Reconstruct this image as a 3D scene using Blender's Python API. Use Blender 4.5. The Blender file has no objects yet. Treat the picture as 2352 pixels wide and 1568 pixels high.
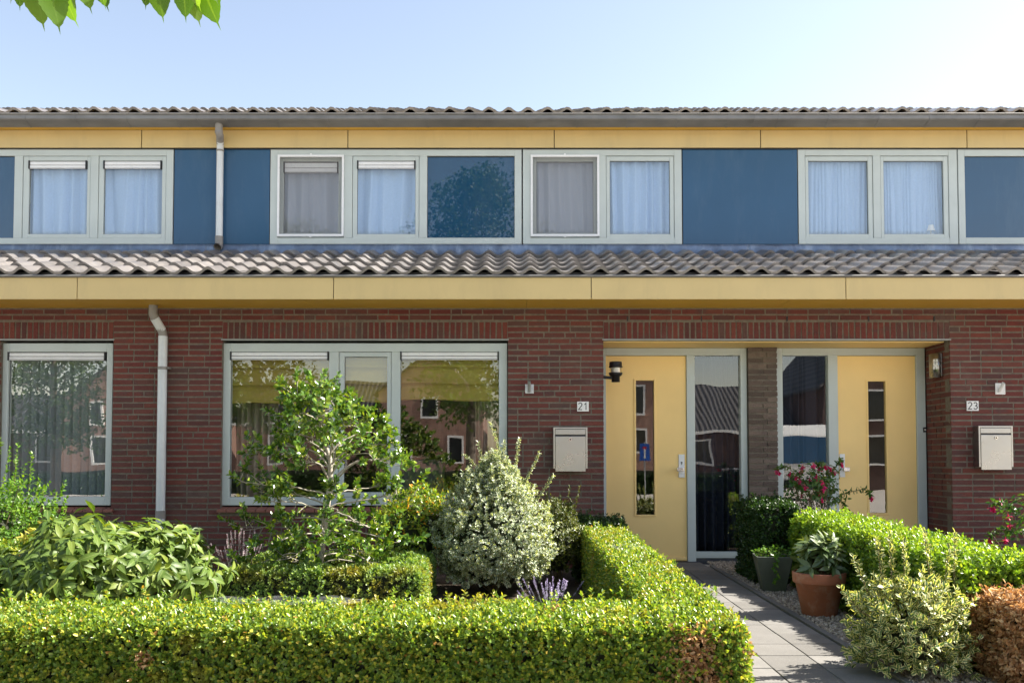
import bpy, math, random
import numpy as np
from mathutils import Vector, Matrix
random.seed(7)
rng = np.random.default_rng(11)
R = math.radians
S = bpy.context.scene
COL = S.collection

# ------------------------------------------------------------------ camera, sky, sun, exposure
CAM_Y, CAM_Z, F, PITCH, SH = -9.08, 1.146, 1970.0, 0.0356, 201.0
cd = bpy.data.cameras.new('camera')
cam = bpy.data.objects.new('camera', cd); COL.objects.link(cam)
cd.sensor_width = 36.0; cd.lens = F / 2352 * 36.0
cd.shift_y = SH / 2352
cd.clip_start = 0.05; cd.clip_end = 2000
cam.location = (0, CAM_Y, CAM_Z)
cam.rotation_euler = (R(90) + math.atan(PITCH), 0, 0)
S.camera = cam

SUN = Vector((1.0, 0.14, 0.98)).normalized()          # direction towards the sun
elev = math.asin(SUN.z); azim = math.atan2(SUN.x, SUN.y)
w = bpy.data.worlds.new('World'); S.world = w; w.use_nodes = True
nt = w.node_tree
sky = nt.nodes.new('ShaderNodeTexSky'); sky.sky_type = 'NISHITA'; sky.sun_disc = False
sky.sun_elevation = elev; sky.sun_rotation = azim
sky.air_density = 1.0; sky.dust_density = 0.8; sky.ozone_density = 1.5
bg = nt.nodes['Background']; bg.inputs[1].default_value = 0.10
wb = nt.nodes.new('ShaderNodeMix'); wb.data_type = 'RGBA'; wb.blend_type = 'MULTIPLY'       # camera white balance of the sky
wb.inputs[0].default_value = 1.0; wb.inputs[7].default_value = (1.24, 1.0, 0.82, 1)
nt.links.new(sky.outputs[0], wb.inputs[6]); nt.links.new(wb.outputs[2], bg.inputs[0])
sd = bpy.data.lights.new('sun', 'SUN'); sd.energy = 5.0; sd.angle = R(0.5); sd.color = (1.0, 0.94, 0.84)
so = bpy.data.objects.new('sun', sd); COL.objects.link(so)
so.location = (20, 5, 20); so.rotation_euler = SUN.to_track_quat('Z', 'Y').to_euler()
S.view_settings.view_transform = 'Standard'; S.view_settings.look = 'None'
S.view_settings.exposure = 1.82; S.view_settings.gamma = 1.0
S.view_settings.use_curve_mapping = False
S.cycles.max_bounces = 8; S.cycles.transparent_max_bounces = 16

# ------------------------------------------------------------------ helpers
_c, _s = math.cos(math.atan(PITCH)), math.sin(math.atan(PITCH))
def at(px, py, Y):
    u = (px - 1176) / F; v = -(py - 784) / F + SH / F
    ry = _c - v * _s; rz = _s + v * _c
    t = (Y - CAM_Y) / ry
    return u * t, CAM_Z + rz * t
def X(px, py, Y): return at(px, py, Y)[0]
def Z(py, Y): return at(1176, py, Y)[1]
def ground(Y): return 0.0152 * max(min(Y, 0.0), -9.5)

def world_loc(o):
    v = Vector((0, 0, 0))
    while o is not None: v = v + o.location; o = o.parent
    return v
def tag(o, label=None, cat=None, group=None, kind=None):
    if label: o['label'] = label
    if cat: o['category'] = cat
    if group: o['group'] = group
    if kind: o['kind'] = kind
    return o
def thing(name, loc, label, cat, group=None):
    o = bpy.data.objects.new(name, None); COL.objects.link(o); o.location = loc
    o.empty_display_size = 0.1
    return tag(o, label, cat, group)
def link_mesh(name, me, mat, parent=None, origin=None):
    o = bpy.data.objects.new(name, me); COL.objects.link(o)
    if mat is not None: me.materials.append(mat)
    if parent is not None:
        o.parent = parent; off = world_loc(parent)
    else:
        off = Vector(origin) if origin is not None else Vector((0, 0, 0)); o.location = off
    if off.length > 0:
        me.transform(Matrix.Translation(-off))
    return o

class MB:
    def __init__(s): s.v = []; s.f = []; s.sm = []
    def add(s, vs, fs, smooth=False):
        b = len(s.v); s.v += [tuple(v) for v in vs]
        s.f += [tuple(i + b for i in f) for f in fs]; s.sm += [smooth] * len(fs); return s
    def box(s, x0, x1, y0, y1, z0, z1):
        if x0 > x1: x0, x1 = x1, x0
        if y0 > y1: y0, y1 = y1, y0
        if z0 > z1: z0, z1 = z1, z0
        return s.add([(x0,y0,z0),(x1,y0,z0),(x1,y1,z0),(x0,y1,z0),(x0,y0,z1),(x1,y0,z1),(x1,y1,z1),(x0,y1,z1)],
                     [(0,3,2,1),(4,5,6,7),(0,1,5,4),(1,2,6,5),(2,3,7,6),(3,0,4,7)])
    def quad(s, a, b, c, d): return s.add([a,b,c,d], [(0,1,2,3)])
    def frame(s, x0, x1, z0, z1, wl, wr, wb, wt, y0, y1):        # butted: stiles full height, rails between
        s.box(x0, x0+wl, y0, y1, z0, z1); s.box(x1-wr, x1, y0, y1, z0, z1)
        s.box(x0+wl, x1-wr, y0, y1, z0, z0+wb); s.box(x0+wl, x1-wr, y0, y1, z1-wt, z1); return s
    def tube(s, pts, rad, n=8, caps=True):
        pts = [Vector(p) for p in pts]
        if not hasattr(rad, '__len__'): rad = [rad] * len(pts)
        up = None; vs = []; fs = []
        for i, p in enumerate(pts):
            d = (pts[min(i+1, len(pts)-1)] - pts[max(i-1, 0)]).normalized()
            if up is None:
                up = Vector((0,0,1)) if abs(d.z) < 0.9 else Vector((1,0,0))
            a = d.cross(up)
            if a.length < 1e-4: a = d.cross(Vector((0.3,1,0.2)))
            a.normalize(); b = a.cross(d).normalized(); up = b
            for k in range(n):
                t = 2*math.pi*k/n
                vs.append(p + (a*math.cos(t) + b*math.sin(t))*rad[i])
        for i in range(len(pts)-1):
            for k in range(n):
                k2 = (k+1) % n
                fs.append((i*n+k, i*n+k2, (i+1)*n+k2, (i+1)*n+k))
        s.add(vs, fs, True)
        if caps:
            s.add(vs[:n], [tuple(range(n))]); s.add(vs[-n:], [tuple(reversed(range(n)))])
        return s
    def lathe(s, cx, cy, prof, n=24, smooth=True):              # prof: (r, z)
        vs = []; fs = []
        for r, z in prof:
            for k in range(n):
                t = 2*math.pi*k/n; vs.append((cx + r*math.cos(t), cy + r*math.sin(t), z))
        for i in range(len(prof)-1):
            for k in range(n):
                k2 = (k+1) % n; fs.append((i*n+k, i*n+k2, (i+1)*n+k2, (i+1)*n+k))
        return s.add(vs, fs, smooth)
    def prism_x(s, poly, x0, x1, closed=True, smooth=False):    # poly in (y, z)
        n = len(poly); vs = [(x0, y, z) for y, z in poly] + [(x1, y, z) for y, z in poly]
        m = n if closed else n-1
        s.add(vs, [(i, (i+1) % n, n+(i+1) % n, n+i) for i in range(m)], smooth)
        if closed: s.add(vs[:n], [tuple(range(n))]); s.add(vs[n:], [tuple(reversed(range(n)))])
        return s
    def prism_y(s, poly, y0, y1):                               # poly in (x, z)
        n = len(poly); vs = [(x, y0, z) for x, z in poly] + [(x, y1, z) for x, z in poly]
        s.add(vs, [(i, (i+1) % n, n+(i+1) % n, n+i) for i in range(n)] + [tuple(range(n)), tuple(n+i for i in reversed(range(n)))])
        return s
    def build(s, name, mat, parent=None, origin=None, bevel=0):
        me = bpy.data.meshes.new(name); me.from_pydata(s.v, [], s.f)
        me.polygons.foreach_set('use_smooth', s.sm); me.update()
        o = link_mesh(name, me, mat, parent, origin)
        if bevel:
            m = o.modifiers.new('bevel', 'BEVEL'); m.width = bevel; m.segments = 2; m.limit_method = 'ANGLE'
            m.harden_normals = False
        return o

# ------------------------------------------------------------------ materials
class N:
    def __init__(s, name):
        s.m = bpy.data.materials.new(name); s.m.use_nodes = True; s.t = s.m.node_tree
        s.p = s.t.nodes['Principled BSDF']; s.out = s.t.nodes['Material Output']
    def n(s, typ, **k):
        x = s.t.nodes.new('ShaderNode' + typ)
        for a, b in k.items(): setattr(x, a, b)
        return x
    def l(s, a, b): s.t.links.new(a, b)
    def coord(s): return s.n('TexCoord').outputs['Object']
    def noise(s, scale, detail=4, rough=.55, vec=None, stretch=None):
        x = s.n('TexNoise'); x.inputs['Scale'].default_value = scale; x.inputs['Detail'].default_value = detail
        x.inputs['Roughness'].default_value = rough
        v = vec if vec is not None else s.coord()
        if stretch:
            mp = s.n('Mapping'); mp.inputs['Scale'].default_value = stretch; s.l(v, mp.inputs[0]); v = mp.outputs[0]
        s.l(v, x.inputs['Vector']); return x.outputs['Fac']
    def ramp(s, fac, stops, interp='LINEAR'):
        r = s.n('ValToRGB'); e = r.color_ramp; e.interpolation = interp
        while len(e.elements) < len(stops): e.elements.new(0.5)
        for el, (p, c) in zip(e.elements, stops):
            el.position = p; el.color = (*c, 1) if len(c) == 3 else c
        s.l(fac, r.inputs[0]); return r.outputs[0]
    def mix(s, fac, a, b, mode='MIX'):
        x = s.n('Mix', data_type='RGBA', blend_type=mode)
        for val, i in ((fac, 0), (a, 6), (b, 7)):
            if hasattr(val, 'is_linked'): s.l(val, x.inputs[i])
            elif i == 0: x.inputs[0].default_value = val
            else: x.inputs[i].default_value = (*val, 1)
        return x.outputs[2]
    def bump(s, h, strength=.3, dist=.01):
        b = s.n('Bump'); b.inputs['Strength'].default_value = strength; b.inputs['Distance'].default_value = dist
        s.l(h, b.inputs['Height']); s.l(b.outputs[0], s.p.inputs['Normal'])
    def island(s): return s.n('NewGeometry').outputs['Random Per Island']
    def set(s, **k):
        for a, b in k.items(): s.p.inputs[a.replace('_', ' ')].default_value = b
        return s
M = {}
def paint(name, col, rough=.45, var=.06, scale=3.0, bump=.0, metal=0, spec=.5, dirt=None, stretch=None):
    m = N(name); m.set(Roughness=rough, Metallic=metal); m.p.inputs['Specular IOR Level'].default_value = spec
    nz = m.noise(scale, 5, .6, stretch=stretch)
    a = tuple(max(0, c*(1-var)) for c in col); b = tuple(c*(1+var) for c in col)
    c = m.ramp(nz, [(.3, a), (.7, b)])
    if dirt:
        f = m.ramp(m.noise(dirt[1], 6, .65, stretch=dirt[3] if len(dirt) > 3 else None), [(.5, (0,0,0)), (.75, (dirt[2],)*3)])
        c = m.mix(f, c, dirt[0])
    m.l(c, m.p.inputs['Base Color'])
    rr = m.ramp(m.noise(scale*4, 3), [(.3, (rough*.85,)*3), (.7, (min(1, rough*1.15),)*3)])
    m.l(rr, m.p.inputs['Roughness'])
    if bump: m.bump(m.noise(60, 4), bump, .004)
    M[name] = m.m; return m.m

paint('yellow_board', (.60, .465, .215), .48, .05, 2.0, 0, dirt=((.42, .33, .17), 5.0, .32, (1,1,.22)))
paint('soffit_bounce_tint', (.66, .40, .06), .55, .06, 2.0)  # same yellow as the fascia, with warm bounced light put into the colour
paint('yellow_door', (.95, .68, .28), .5, .04, 2.0, .03, spec=.3)
paint('frame_paint', (.50, .56, .55), .35, .04, 4.0)
paint('white_alu', (.78, .80, .82), .3, .03, 6.0)
paint('black_plastic', (.015, .015, .017), .4)
paint('pipe_pvc', (.62, .66, .68), .35, .05, 3.0, dirt=((.35, .34, .32), 4.0, .3))
paint('pipe_grey', (.24, .23, .215), .5, .1, 8.0)
paint('zinc', (.20, .195, .185), .5, .18, 4.0, 0, metal=.35, dirt=((.32, .315, .30), 2.5, .6, (.4,1,3)))
paint('steel_lintel', (.32, .33, .33), .5, .12, 8, 0, metal=.4)
paint('lead', (.15, .20, .285), .35, .35, 5.0, .1, metal=.3, dirt=((.42, .50, .60), 7.0, .75, (1,1,.25)))  # grey lead; the blue of the reflected sky is painted in
paint('stainless', (.42, .42, .41), .30, .06, 2.0, 0, metal=.97, dirt=((.40, .39, .37), 7, .4))
paint('galvanised', (.48, .50, .52), .45, .15, 30, 0, metal=.7)
paint('white_lacquer', (.8, .8, .78), .35, .03)
paint('black_ink', (.01, .01, .012), .5)
paint('dark_sill', (.045, .05, .06), .5, .15)
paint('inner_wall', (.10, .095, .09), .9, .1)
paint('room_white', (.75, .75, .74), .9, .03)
paint('terracotta', (.36, .125, .065), .8, .16, 7, .25, dirt=((.50, .36, .28), 9, .55))
paint('potting_soil', (.03, .022, .016), .95, .4, 40, .6)
paint('bark_holly', (.34, .31, .25), .8, .25, 14, .5, dirt=((.18, .2, .12), 6, .5))
paint('bark_tree', (.16, .13, .10), .9, .3, 12, .7)
paint('twig', (.17, .125, .07), .85, .3, 20, .3)
paint('hedge_core', (.022, .028, .012), .95, .4, 18, .5)  # solid filling for the twigs; shade in the leaf gaps put into its colour
paint('stake_wood', (.24, .21, .17), .85, .25, 12, .3, stretch=(1,1,.1))
paint('sill_tile', (.22, .085, .06), .55, .25, 6, .1)
paint('pot_green', (.075, .085, .065), .6, .3, 6, .2, dirt=((.04, .06, .02), 5, .8))
paint('chrome', (.75, .76, .78), .15, .03, 4, 0, metal=.9)
paint('dark_wood', (.05, .035, .025), .6, .3, 8)
paint('grey_fabric', (.16, .17, .19), .9, .15, 30)

def brick_mat(name, stops, mort):
    m = N(name); m.set(Roughness=.85)
    c = m.ramp(m.island(), stops)
    st = m.noise(14, 5, .7, stretch=(1, 1, 4.5))
    c = m.mix(m.ramp(st, [(.52, (0,0,0)), (.74, (.6,)*3)]), c, tuple(x*.4 for x in stops[1][1]))
    sp = m.noise(38, 5, .7)
    c = m.mix(m.ramp(sp, [(.70, (0,0,0)), (.82, (.5,)*3)]), c, mort)
    bl = m.noise(5.5, 4, .65, stretch=(1, 1, 2.2))
    c = m.mix(m.ramp(bl, [(.54, (0,0,0)), (.68, (.55,)*3)]), c, (.070, .042, .042))
    salt = m.noise(1.6, 6, .72)
    c = m.mix(m.ramp(salt, [(.58, (0,0,0)), (.80, (.4,)*3)]), c, (.26, .19, .175))
    big = m.noise(.8, 3)
    c = m.mix(m.ramp(big, [(.35, (0,0,0)), (.7, (.3,)*3)]), c, tuple(x*.7 for x in mort))
    m.l(c, m.p.inputs['Base Color'])
    h = m.n('Math', operation='ADD'); m.l(m.noise(22, 6, .7, stretch=(1,1,3)), h.inputs[0]); m.l(m.noise(90, 3), h.inputs[1])
    m.bump(h.outputs[0], .55, .012); M[name] = m.m
brick_mat('brick_red', [(0, (.085, .026, .024)), (.25, (.120, .024, .021)), (.6, (.145, .028, .022)), (.88, (.165, .036, .025)), (.95, (.10, .040, .034)), (1, (.09, .042, .037))], (.17, .14, .11))
brick_mat('brick_brown', [(0, (.085, .06, .048)), (.4, (.12, .085, .068)), (.7, (.15, .11, .09)), (1, (.20, .15, .12))], (.15, .13, .11))
paint('mortar', (.155, .135, .105), .95, .25, 25, .5)

def tile_mat():
    m = N('roof_tile'); m.set(Roughness=.36); m.p.inputs['Specular IOR Level'].default_value = .95
    c = m.ramp(m.island(), [(0, (.090, .084, .082)), (.5, (.128, .118, .114)), (1, (.165, .153, .147))])
    c = m.mix(m.ramp(m.noise(6, 6, .7), [(.5, (0,0,0)), (.8, (.45,)*3)]), c, (.26, .235, .205))
    c = m.mix(m.ramp(m.noise(34, 3, .7), [(.66, (0,0,0)), (.74, (.7,)*3)]), c, (.30, .29, .25))
    c = m.mix(m.ramp(m.noise(9, 5, .7), [(.60, (0,0,0)), (.78, (.5,)*3)]), c, (.05, .05, .035))
    m.l(c, m.p.inputs['Base Color'])
    m.l(m.ramp(m.noise(12, 4), [(.3, (.29,)*3), (.7, (.44,)*3)]), m.p.inputs['Roughness'])
    m.bump(m.noise(120, 3), .12, .003); M['roof_tile'] = m.m
tile_mat()

def glossy_panel(name, col, rough, ior, coat=0):
    m = N(name); m.set(Roughness=rough, IOR=ior); m.p.inputs['Coat Weight'].default_value = coat
    m.p.inputs['Coat Roughness'].default_value = rough
    c = m.ramp(m.noise(1.5, 3), [(.3, tuple(x*.94 for x in col)), (.7, tuple(x*1.06 for x in col))])
    m.l(c, m.p.inputs['Base Color'])
    d = m.ramp(m.noise(4, 6, .7, stretch=(1, 1, .2)), [(.5, (0,0,0)), (.85, (.16,)*3)]); m.l(m.mix(d, c, (.20, .26, .30)), m.p.inputs['Base Color'])
    m.bump(m.noise(1.2, 1), .02, .02); M[name] = m.m
glossy_panel('blue_panel', (.032, .092, .180), .16, 1.45)
glossy_panel('blue_glass', (.012, .060, .130), .015, 1.7, .2)

def glass_mat(name, ior=2.0, tint=(.93, .96, .95), wob=.012):
    m = N(name); t = m.t; t.nodes.remove(m.p)
    fr = m.n('Fresnel'); io = m.n('Mix', data_type='FLOAT'); m.l(m.n('NewGeometry').outputs['Backfacing'], io.inputs[0])
    io.inputs[2].default_value = ior; io.inputs[3].default_value = 1/ior; m.l(io.outputs[0], fr.inputs[0])     # a thin pane reflects alike from both sides
    tr = m.n('BsdfTransparent'); tr.inputs[0].default_value = (*tint, 1)
    gl = m.n('BsdfGlossy'); gl.inputs['Roughness'].default_value = .0
    b = m.n('Bump'); b.inputs['Strength'].default_value = wob; b.inputs['Distance'].default_value = .1
    m.l(m.noise(1.6, 1), b.inputs['Height']); m.l(b.outputs[0], gl.inputs['Normal'])
    mx = m.n('MixShader'); m.l(fr.outputs[0], mx.inputs[0]); m.l(tr.outputs[0], mx.inputs[1]); m.l(gl.outputs[0], mx.inputs[2])
    m.l(mx.outputs[0], m.out.inputs[0]); M[name] = m.m
glass_mat('glass', 2.5, (.98, 1, 1))
glass_mat('left_glass', 3.3, (.98, 1, 1))
glass_mat('lamp_glass', 2.0, (.95, .93, .88), .3)

def cloth_mat(name, col, trans=.35, stripe=0):
    m = N(name); t = m.t
    m.set(Roughness=.9); m.p.inputs['Specular IOR Level'].default_value = .1
    c = m.ramp(m.noise(40, 3), [(.3, tuple(x*.93 for x in col)), (.7, col)])
    m.l(c, m.p.inputs['Base Color'])
    tl = m.n('BsdfTranslucent'); m.l(c, tl.inputs[0])
    mx = m.n('MixShader'); mx.inputs[0].default_value = trans
    m.l(m.p.outputs[0], mx.inputs[1]); m.l(tl.outputs[0], mx.inputs[2]); m.l(mx.outputs[0], m.out.inputs[0]); M[name] = m.m
cloth_mat('net_curtain', (.46, .62, .86), .12)  # white cloth with the sky's blue reflection put into its colour
cloth_mat('grey_curtain', (.60, .64, .74), .12)
cloth_mat('dark_curtain', (.030, .036, .055), .1)
cloth_mat('brown_drape', (.30, .26, .20), .1)
cloth_mat('roman_cloth', (.36, .28, .065), .05)
cloth_mat('blind_cloth', (.27, .32, .34), .1)
def screen_mat():
    m = N('insect_mesh'); m.set(Roughness=.8); m.p.inputs['Base Color'].default_value = (.21, .21, .22, 1)
    tr = m.n('BsdfTransparent'); mx = m.n('MixShader'); mx.inputs[0].default_value = .33
    m.l(tr.outputs[0], mx.inputs[1]); m.l(m.p.outputs[0], mx.inputs[2]); m.l(mx.outputs[0], m.out.inputs[0]); M['insect_mesh'] = m.m
    m = N('web'); m.set(Roughness=.5); m.p.inputs['Base Color'].default_value = (.85, .87, .9, 1)
    tr = m.n('BsdfTransparent'); mx = m.n('MixShader')
    m.l(m.ramp(m.noise(60, 4, .6, stretch=(.3, 2.5, 1)), [(.38, (.01,)*3), (.8, (.13,)*3)]), mx.inputs[0])
    m.l(tr.outputs[0], mx.inputs[1]); m.l(m.p.outputs[0], mx.inputs[2]); m.l(mx.outputs[0], m.out.inputs[0]); M['web'] = m.m
screen_mat()

def leaf_mat(name, stops, rough=.38, trans=.4, patch=None, edge=None, rib=None, tcol=None, spec=.5, gain=1.0):
    """stops: per-leaf colours; patch: (colour, scale, low, high); edge: cream margin colour and start"""
    m = N(name); m.set(Roughness=rough); m.p.inputs['Specular IOR Level'].default_value = spec
    stops = [(p, tuple(min(.8, x*gain) for x in c)) for p, c in stops]
    c = m.ramp(m.island(), stops)
    if patch:
        c = m.mix(m.ramp(m.noise(patch[1], 3, .6), [(patch[2], (0,0,0)), (patch[3], (1,1,1))]), c, patch[0])
    if edge or rib:
        a = m.n('Attribute', attribute_name='edge').outputs['Fac']
        if edge:
            ad = m.n('Math', operation='MULTIPLY_ADD'); m.l(m.island(), ad.inputs[0]); ad.inputs[1].default_value = .35; m.l(a, ad.inputs[2])
            c = m.mix(m.ramp(ad.outputs[0], [(edge[1], (0,0,0)), (edge[1]+.12, (1,1,1))]), c, edge[0])
        if rib:
            c = m.mix(m.ramp(a, [(.0, (.7,)*3), (.12, (0,0,0))]), c, rib)
    m.l(c, m.p.inputs['Base Color'])
    tl = m.n('BsdfTranslucent')
    tc = m.mix(1.0, c, tcol or (1.3, 1.25, .35), 'MULTIPLY'); m.l(tc, tl.inputs[0])
    mx = m.n('MixShader'); mx.inputs[0].default_value = trans
    m.l(m.p.outputs[0], mx.inputs[1]); m.l(tl.outputs[0], mx.inputs[2]); m.l(mx.outputs[0], m.out.inputs[0])
    M[name] = m.m
BOX = [(0, (.040, .080, .016)), (.4, (.085, .145, .024)), (.78, (.16, .21, .028)), (.93, (.26, .26, .035)), (.98, (.30, .27, .05)), (.993, (.24, .13, .04))]
leaf_mat('box_leaf', BOX, .33, .42, ((.34, .27, .05), 2.6, .56, .74), gain=1.80)
leaf_mat('box_leaf_fresh', [(0, (.045, .095, .014)), (.5, (.10, .17, .02)), (1, (.20, .26, .03))], .33, .45, ((.22, .22, .03), 3.0, .6, .75), gain=1.90)
leaf_mat('box_leaf_blue', [(0, (.045, .085, .025)), (.5, (.085, .14, .035)), (1, (.15, .20, .05))], .35, .4, ((.24, .21, .03), 2.5, .52, .68), gain=2.20)
leaf_mat('box_leaf_dark', [(0, (.016, .045, .010)), (.6, (.03, .075, .014)), (1, (.05, .10, .02))], .35, .3)  # box leaf darkened: the house shade on the wall-side hedges is in the colour
leaf_mat('dead_leaf', [(0, (.26, .12, .045)), (.5, (.50, .29, .13)), (1, (.68, .50, .28))], .7, .35, tcol=(1, .8, .5))
leaf_mat('holly_leaf', [(0, (.024, .060, .012)), (.55, (.055, .105, .016)), (1, (.13, .17, .02))], .2, .3, rib=(.14, .18, .05), spec=.7, gain=2.00)
leaf_mat('viburnum_leaf', [(0, (.045, .085, .016)), (.6, (.085, .135, .022)), (1, (.15, .19, .032))], .46, .38, rib=(.30, .36, .12), spec=.4, gain=1.45)
leaf_mat('euonymus_leaf', [(0, (.032, .072, .034)), (1, (.07, .12, .055))], .4, .3, edge=((.78, .80, .62), .64), gain=1.50)
leaf_mat('euonymus_gold', [(0, (.045, .095, .03)), (1, (.10, .16, .05))], .4, .3, edge=((.76, .72, .36), .68), gain=1.30)
leaf_mat('green_leaf', [(0, (.05, .12, .02)), (.6, (.09, .19, .025)), (1, (.16, .26, .03))], .38, .45, gain=1.30)
leaf_mat('yellow_leaf', [(0, (.50, .48, .07)), (1, (.68, .62, .14))], .45, .35, tcol=(1, 1, .4))
leaf_mat('bush_leaf', [(0, (.05, .10, .012)), (.55, (.11, .17, .018)), (.9, (.2, .22, .025)), (.97, (.45, .20, .02))], .35, .4, ((.24, .18, .02), 4, .6, .75), gain=1.80)
leaf_mat('conifer_leaf', [(0, (.035, .06, .008)), (.6, (.075, .10, .012)), (1, (.14, .14, .018))], .5, .3)
leaf_mat('lavender_leaf', [(0, (.10, .13, .09)), (1, (.18, .22, .15))], .7, .2, tcol=(1, 1, .7))
leaf_mat('lavender_flower', [(0, (.34, .30, .46)), (1, (.56, .50, .68))], .8, .25, tcol=(1, .9, 1))
leaf_mat('lavender_faded', [(0, (.36, .28, .32)), (1, (.55, .46, .46))], .8, .25, tcol=(1, .9, .9))
leaf_mat('fuchsia_leaf', [(0, (.025, .075, .014)), (.7, (.05, .12, .02)), (1, (.10, .14, .03))], .4, .35, gain=1.30)
leaf_mat('fuchsia_flower', [(0, (.52, .012, .085)), (.6, (.72, .02, .15)), (1, (.40, .02, .22))], .45, .35, tcol=(1, .6, .8))
leaf_mat('rhodo_leaf', [(0, (.05, .085, .03)), (.6, (.09, .13, .05)), (1, (.13, .17, .07))], .3, .25, rib=(.2, .22, .1), spec=.6, gain=1.30)
leaf_mat('street_leaf', [(0, (.05, .12, .018)), (.6, (.08, .17, .02)), (1, (.13, .22, .03))], .42, .5, tcol=(1.9, 1.7, .25), rib=(.14, .24, .05))
leaf_mat('crown_leaf', [(0, (.03, .07, .014)), (.6, (.06, .11, .018)), (1, (.10, .15, .025))], .45, .35, gain=1.20)

# ------------------------------------------------------------------ leaf meshes (numpy)
def norm(a): return a / np.maximum(np.linalg.norm(a, axis=-1, keepdims=True), 1e-9)
def rand_dirs(n): return norm(rng.normal(size=(n, 3)))
TEMPL = {
 'box':   [(0, 0), (.3, .46), (.72, .42), (1, 0)],
 'long':  [(0, 0), (.15, .26), (.4, .5), (.7, .40), (.9, .14), (1, 0)],
 'holly': [(0, 0), (.2, .36), (.5, .5), (.8, .34), (1, 0)],
 'point': [(0, 0), (.12, .28), (.35, .5), (.6, .43), (.82, .2), (1, 0)],
 'lance': [(0, 0), (.3, .4), (.6, .5), (.85, .35), (1, 0)],
}
def serrate(n=11):
    st = [(0, 0)]
    for i in range(1, n):
        t = i / n
        wv = .5 * math.sin(math.pi * t**.85)**.75
        st.append((t - .02, wv*1.04)); st.append((t + .015, wv*.90))
    st.append((.985, .03)); st.append((1.12, 0)); return st
TEMPL['serrate'] = serrate()
def leaf_obj(name, P, D, Nn, L, Wd, mat, parent=None, origin=None, shape='box', fold=.25, curl=.15):
    n = len(P); st = TEMPL[shape]; D = norm(D)
    side = norm(np.cross(D, Nn)); up = norm(np.cross(side, D))
    L = np.broadcast_to(np.asarray(L, float), (n,)); Wd = np.broadcast_to(np.asarray(Wd, float), (n,))
    mids = shape != 'box'
    tv = []; edge = []; faces = []
    tv.append((0, 0, 0)); edge.append(0)
    k = len(st) - 2
    for (t, wv) in st[1:-1]:
        if mids:
            tv += [(t, -wv, fold*wv), (t, 0, 0), (t, wv, fold*wv)]; edge += [1, 0, 1]
        else:
            tv += [(t, -wv, fold*wv), (t, wv, fold*wv)]; edge += [1, 1]
    tv.append((st[-1][0], 0, 0)); edge.append(0 if mids else .3); tip = len(tv) - 1
    if mids:
        tri = [(0, 2, 1), (0, 3, 2)]; quads = []
        for i in range(k-1):
            a = 1+3*i; b = a+3
            quads += [(a, a+1, b+1, b), (a+1, a+2, b+2, b+1)]
        a = 1+3*(k-1); tri += [(a, a+1, tip), (a+1, a+2, tip)]
    else:
        tri = []; quads = [(0, tip, 3, 1), (0, 2, 4, tip)]
    T = np.array(tv, float); nv = len(T)
    l = L[:, None] * T[None, :, 0]; ws = Wd[:, None] * T[None, :, 1]; h = Wd[:, None] * T[None, :, 2] - curl * L[:, None] * T[None, :, 0]**2
    V = P[:, None, :] + l[..., None]*D[:, None, :] + ws[..., None]*side[:, None, :] + h[..., None]*up[:, None, :]
    off = np.zeros(3)
    if parent is not None: off = np.array(world_loc(parent))
    elif origin is not None: off = np.array(origin, float)
    V = (V - off).reshape(-1, 3)
    base = (np.arange(n) * nv)[:, None]
    idx = []; tot = []
    if tri:
        tr = np.array(tri); idx.append((base[:, :, None] + tr[None]).reshape(-1)); tot.append(np.full(n*len(tri), 3))
    if quads:
        q = np.array(quads); idx.append((base[:, :, None] + q[None]).reshape(-1)); tot.append(np.full(n*len(quads), 4))
    idx = np.concatenate(idx); tot = np.concatenate(tot); start = np.concatenate([[0], np.cumsum(tot)[:-1]])
    me = bpy.data.meshes.new(name)
    me.vertices.add(len(V)); me.vertices.foreach_set('co', V.astype(np.float32).ravel())
    me.loops.add(len(idx)); me.loops.foreach_set('vertex_index', idx.astype(np.int32))
    me.polygons.add(len(tot)); me.polygons.foreach_set('loop_start', start.astype(np.int32)); me.polygons.foreach_set('loop_total', tot.astype(np.int32))
    me.update(calc_edges=True)
    at_ = me.attributes.new('edge', 'FLOAT', 'POINT'); at_.data.foreach_set('value', np.tile(np.array(edge, np.float32), n))
    me.polygons.foreach_set('use_smooth', np.ones(len(tot), bool))
    me.materials.append(mat)
    o = bpy.data.objects.new(name, me); COL.objects.link(o)
    if parent is not None: o.parent = parent
    elif origin is not None: o.location = origin
    return o
def shoots(P, D, k=6, length=.03, a0=75, a1=25, jit=.25):
    """leaves around shoots: returns positions, directions, normals"""
    n = len(P); D = norm(D)
    ref = rand_dirs(n); a = norm(np.cross(D, ref)); b = np.cross(D, a)
    Ps, Ds, Ns = [], [], []
    for i in range(k):
        t = i / max(k-1, 1)
        ang = math.pi * (i % 2) + (math.pi/2) * (i // 2) + rng.normal(0, .3, n)
        rad = np.cos(ang)[:, None]*a + np.sin(ang)[:, None]*b
        al = R(a0 + (a1-a0)*t)
        dd = norm(math.cos(al)*D + math.sin(al)*rad + rng.normal(0, jit, (n, 3))*.6)
        Ps.append(P + D*(length*(t-.5))); Ds.append(dd); Ns.append(D*math.sin(al) - rad*math.cos(al) + rng.normal(0, jit, (n, 3)))
    return np.concatenate(Ps), np.concatenate(Ds), np.concatenate(Ns)
def wob(p, s=1.0, seed=0):
    x, y, z = p[:, 0]*s+seed, p[:, 1]*s+seed*1.7, p[:, 2]*s+seed*.6
    return (np.sin(2.1*x+1.3*y)+np.sin(3.7*y-2.2*z+1)+np.sin(4.3*z+2.9*x+2)+.6*np.sin(7.9*x-6.1*z)+.6*np.sin(8.7*y+5.3*x))/4.2

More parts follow.
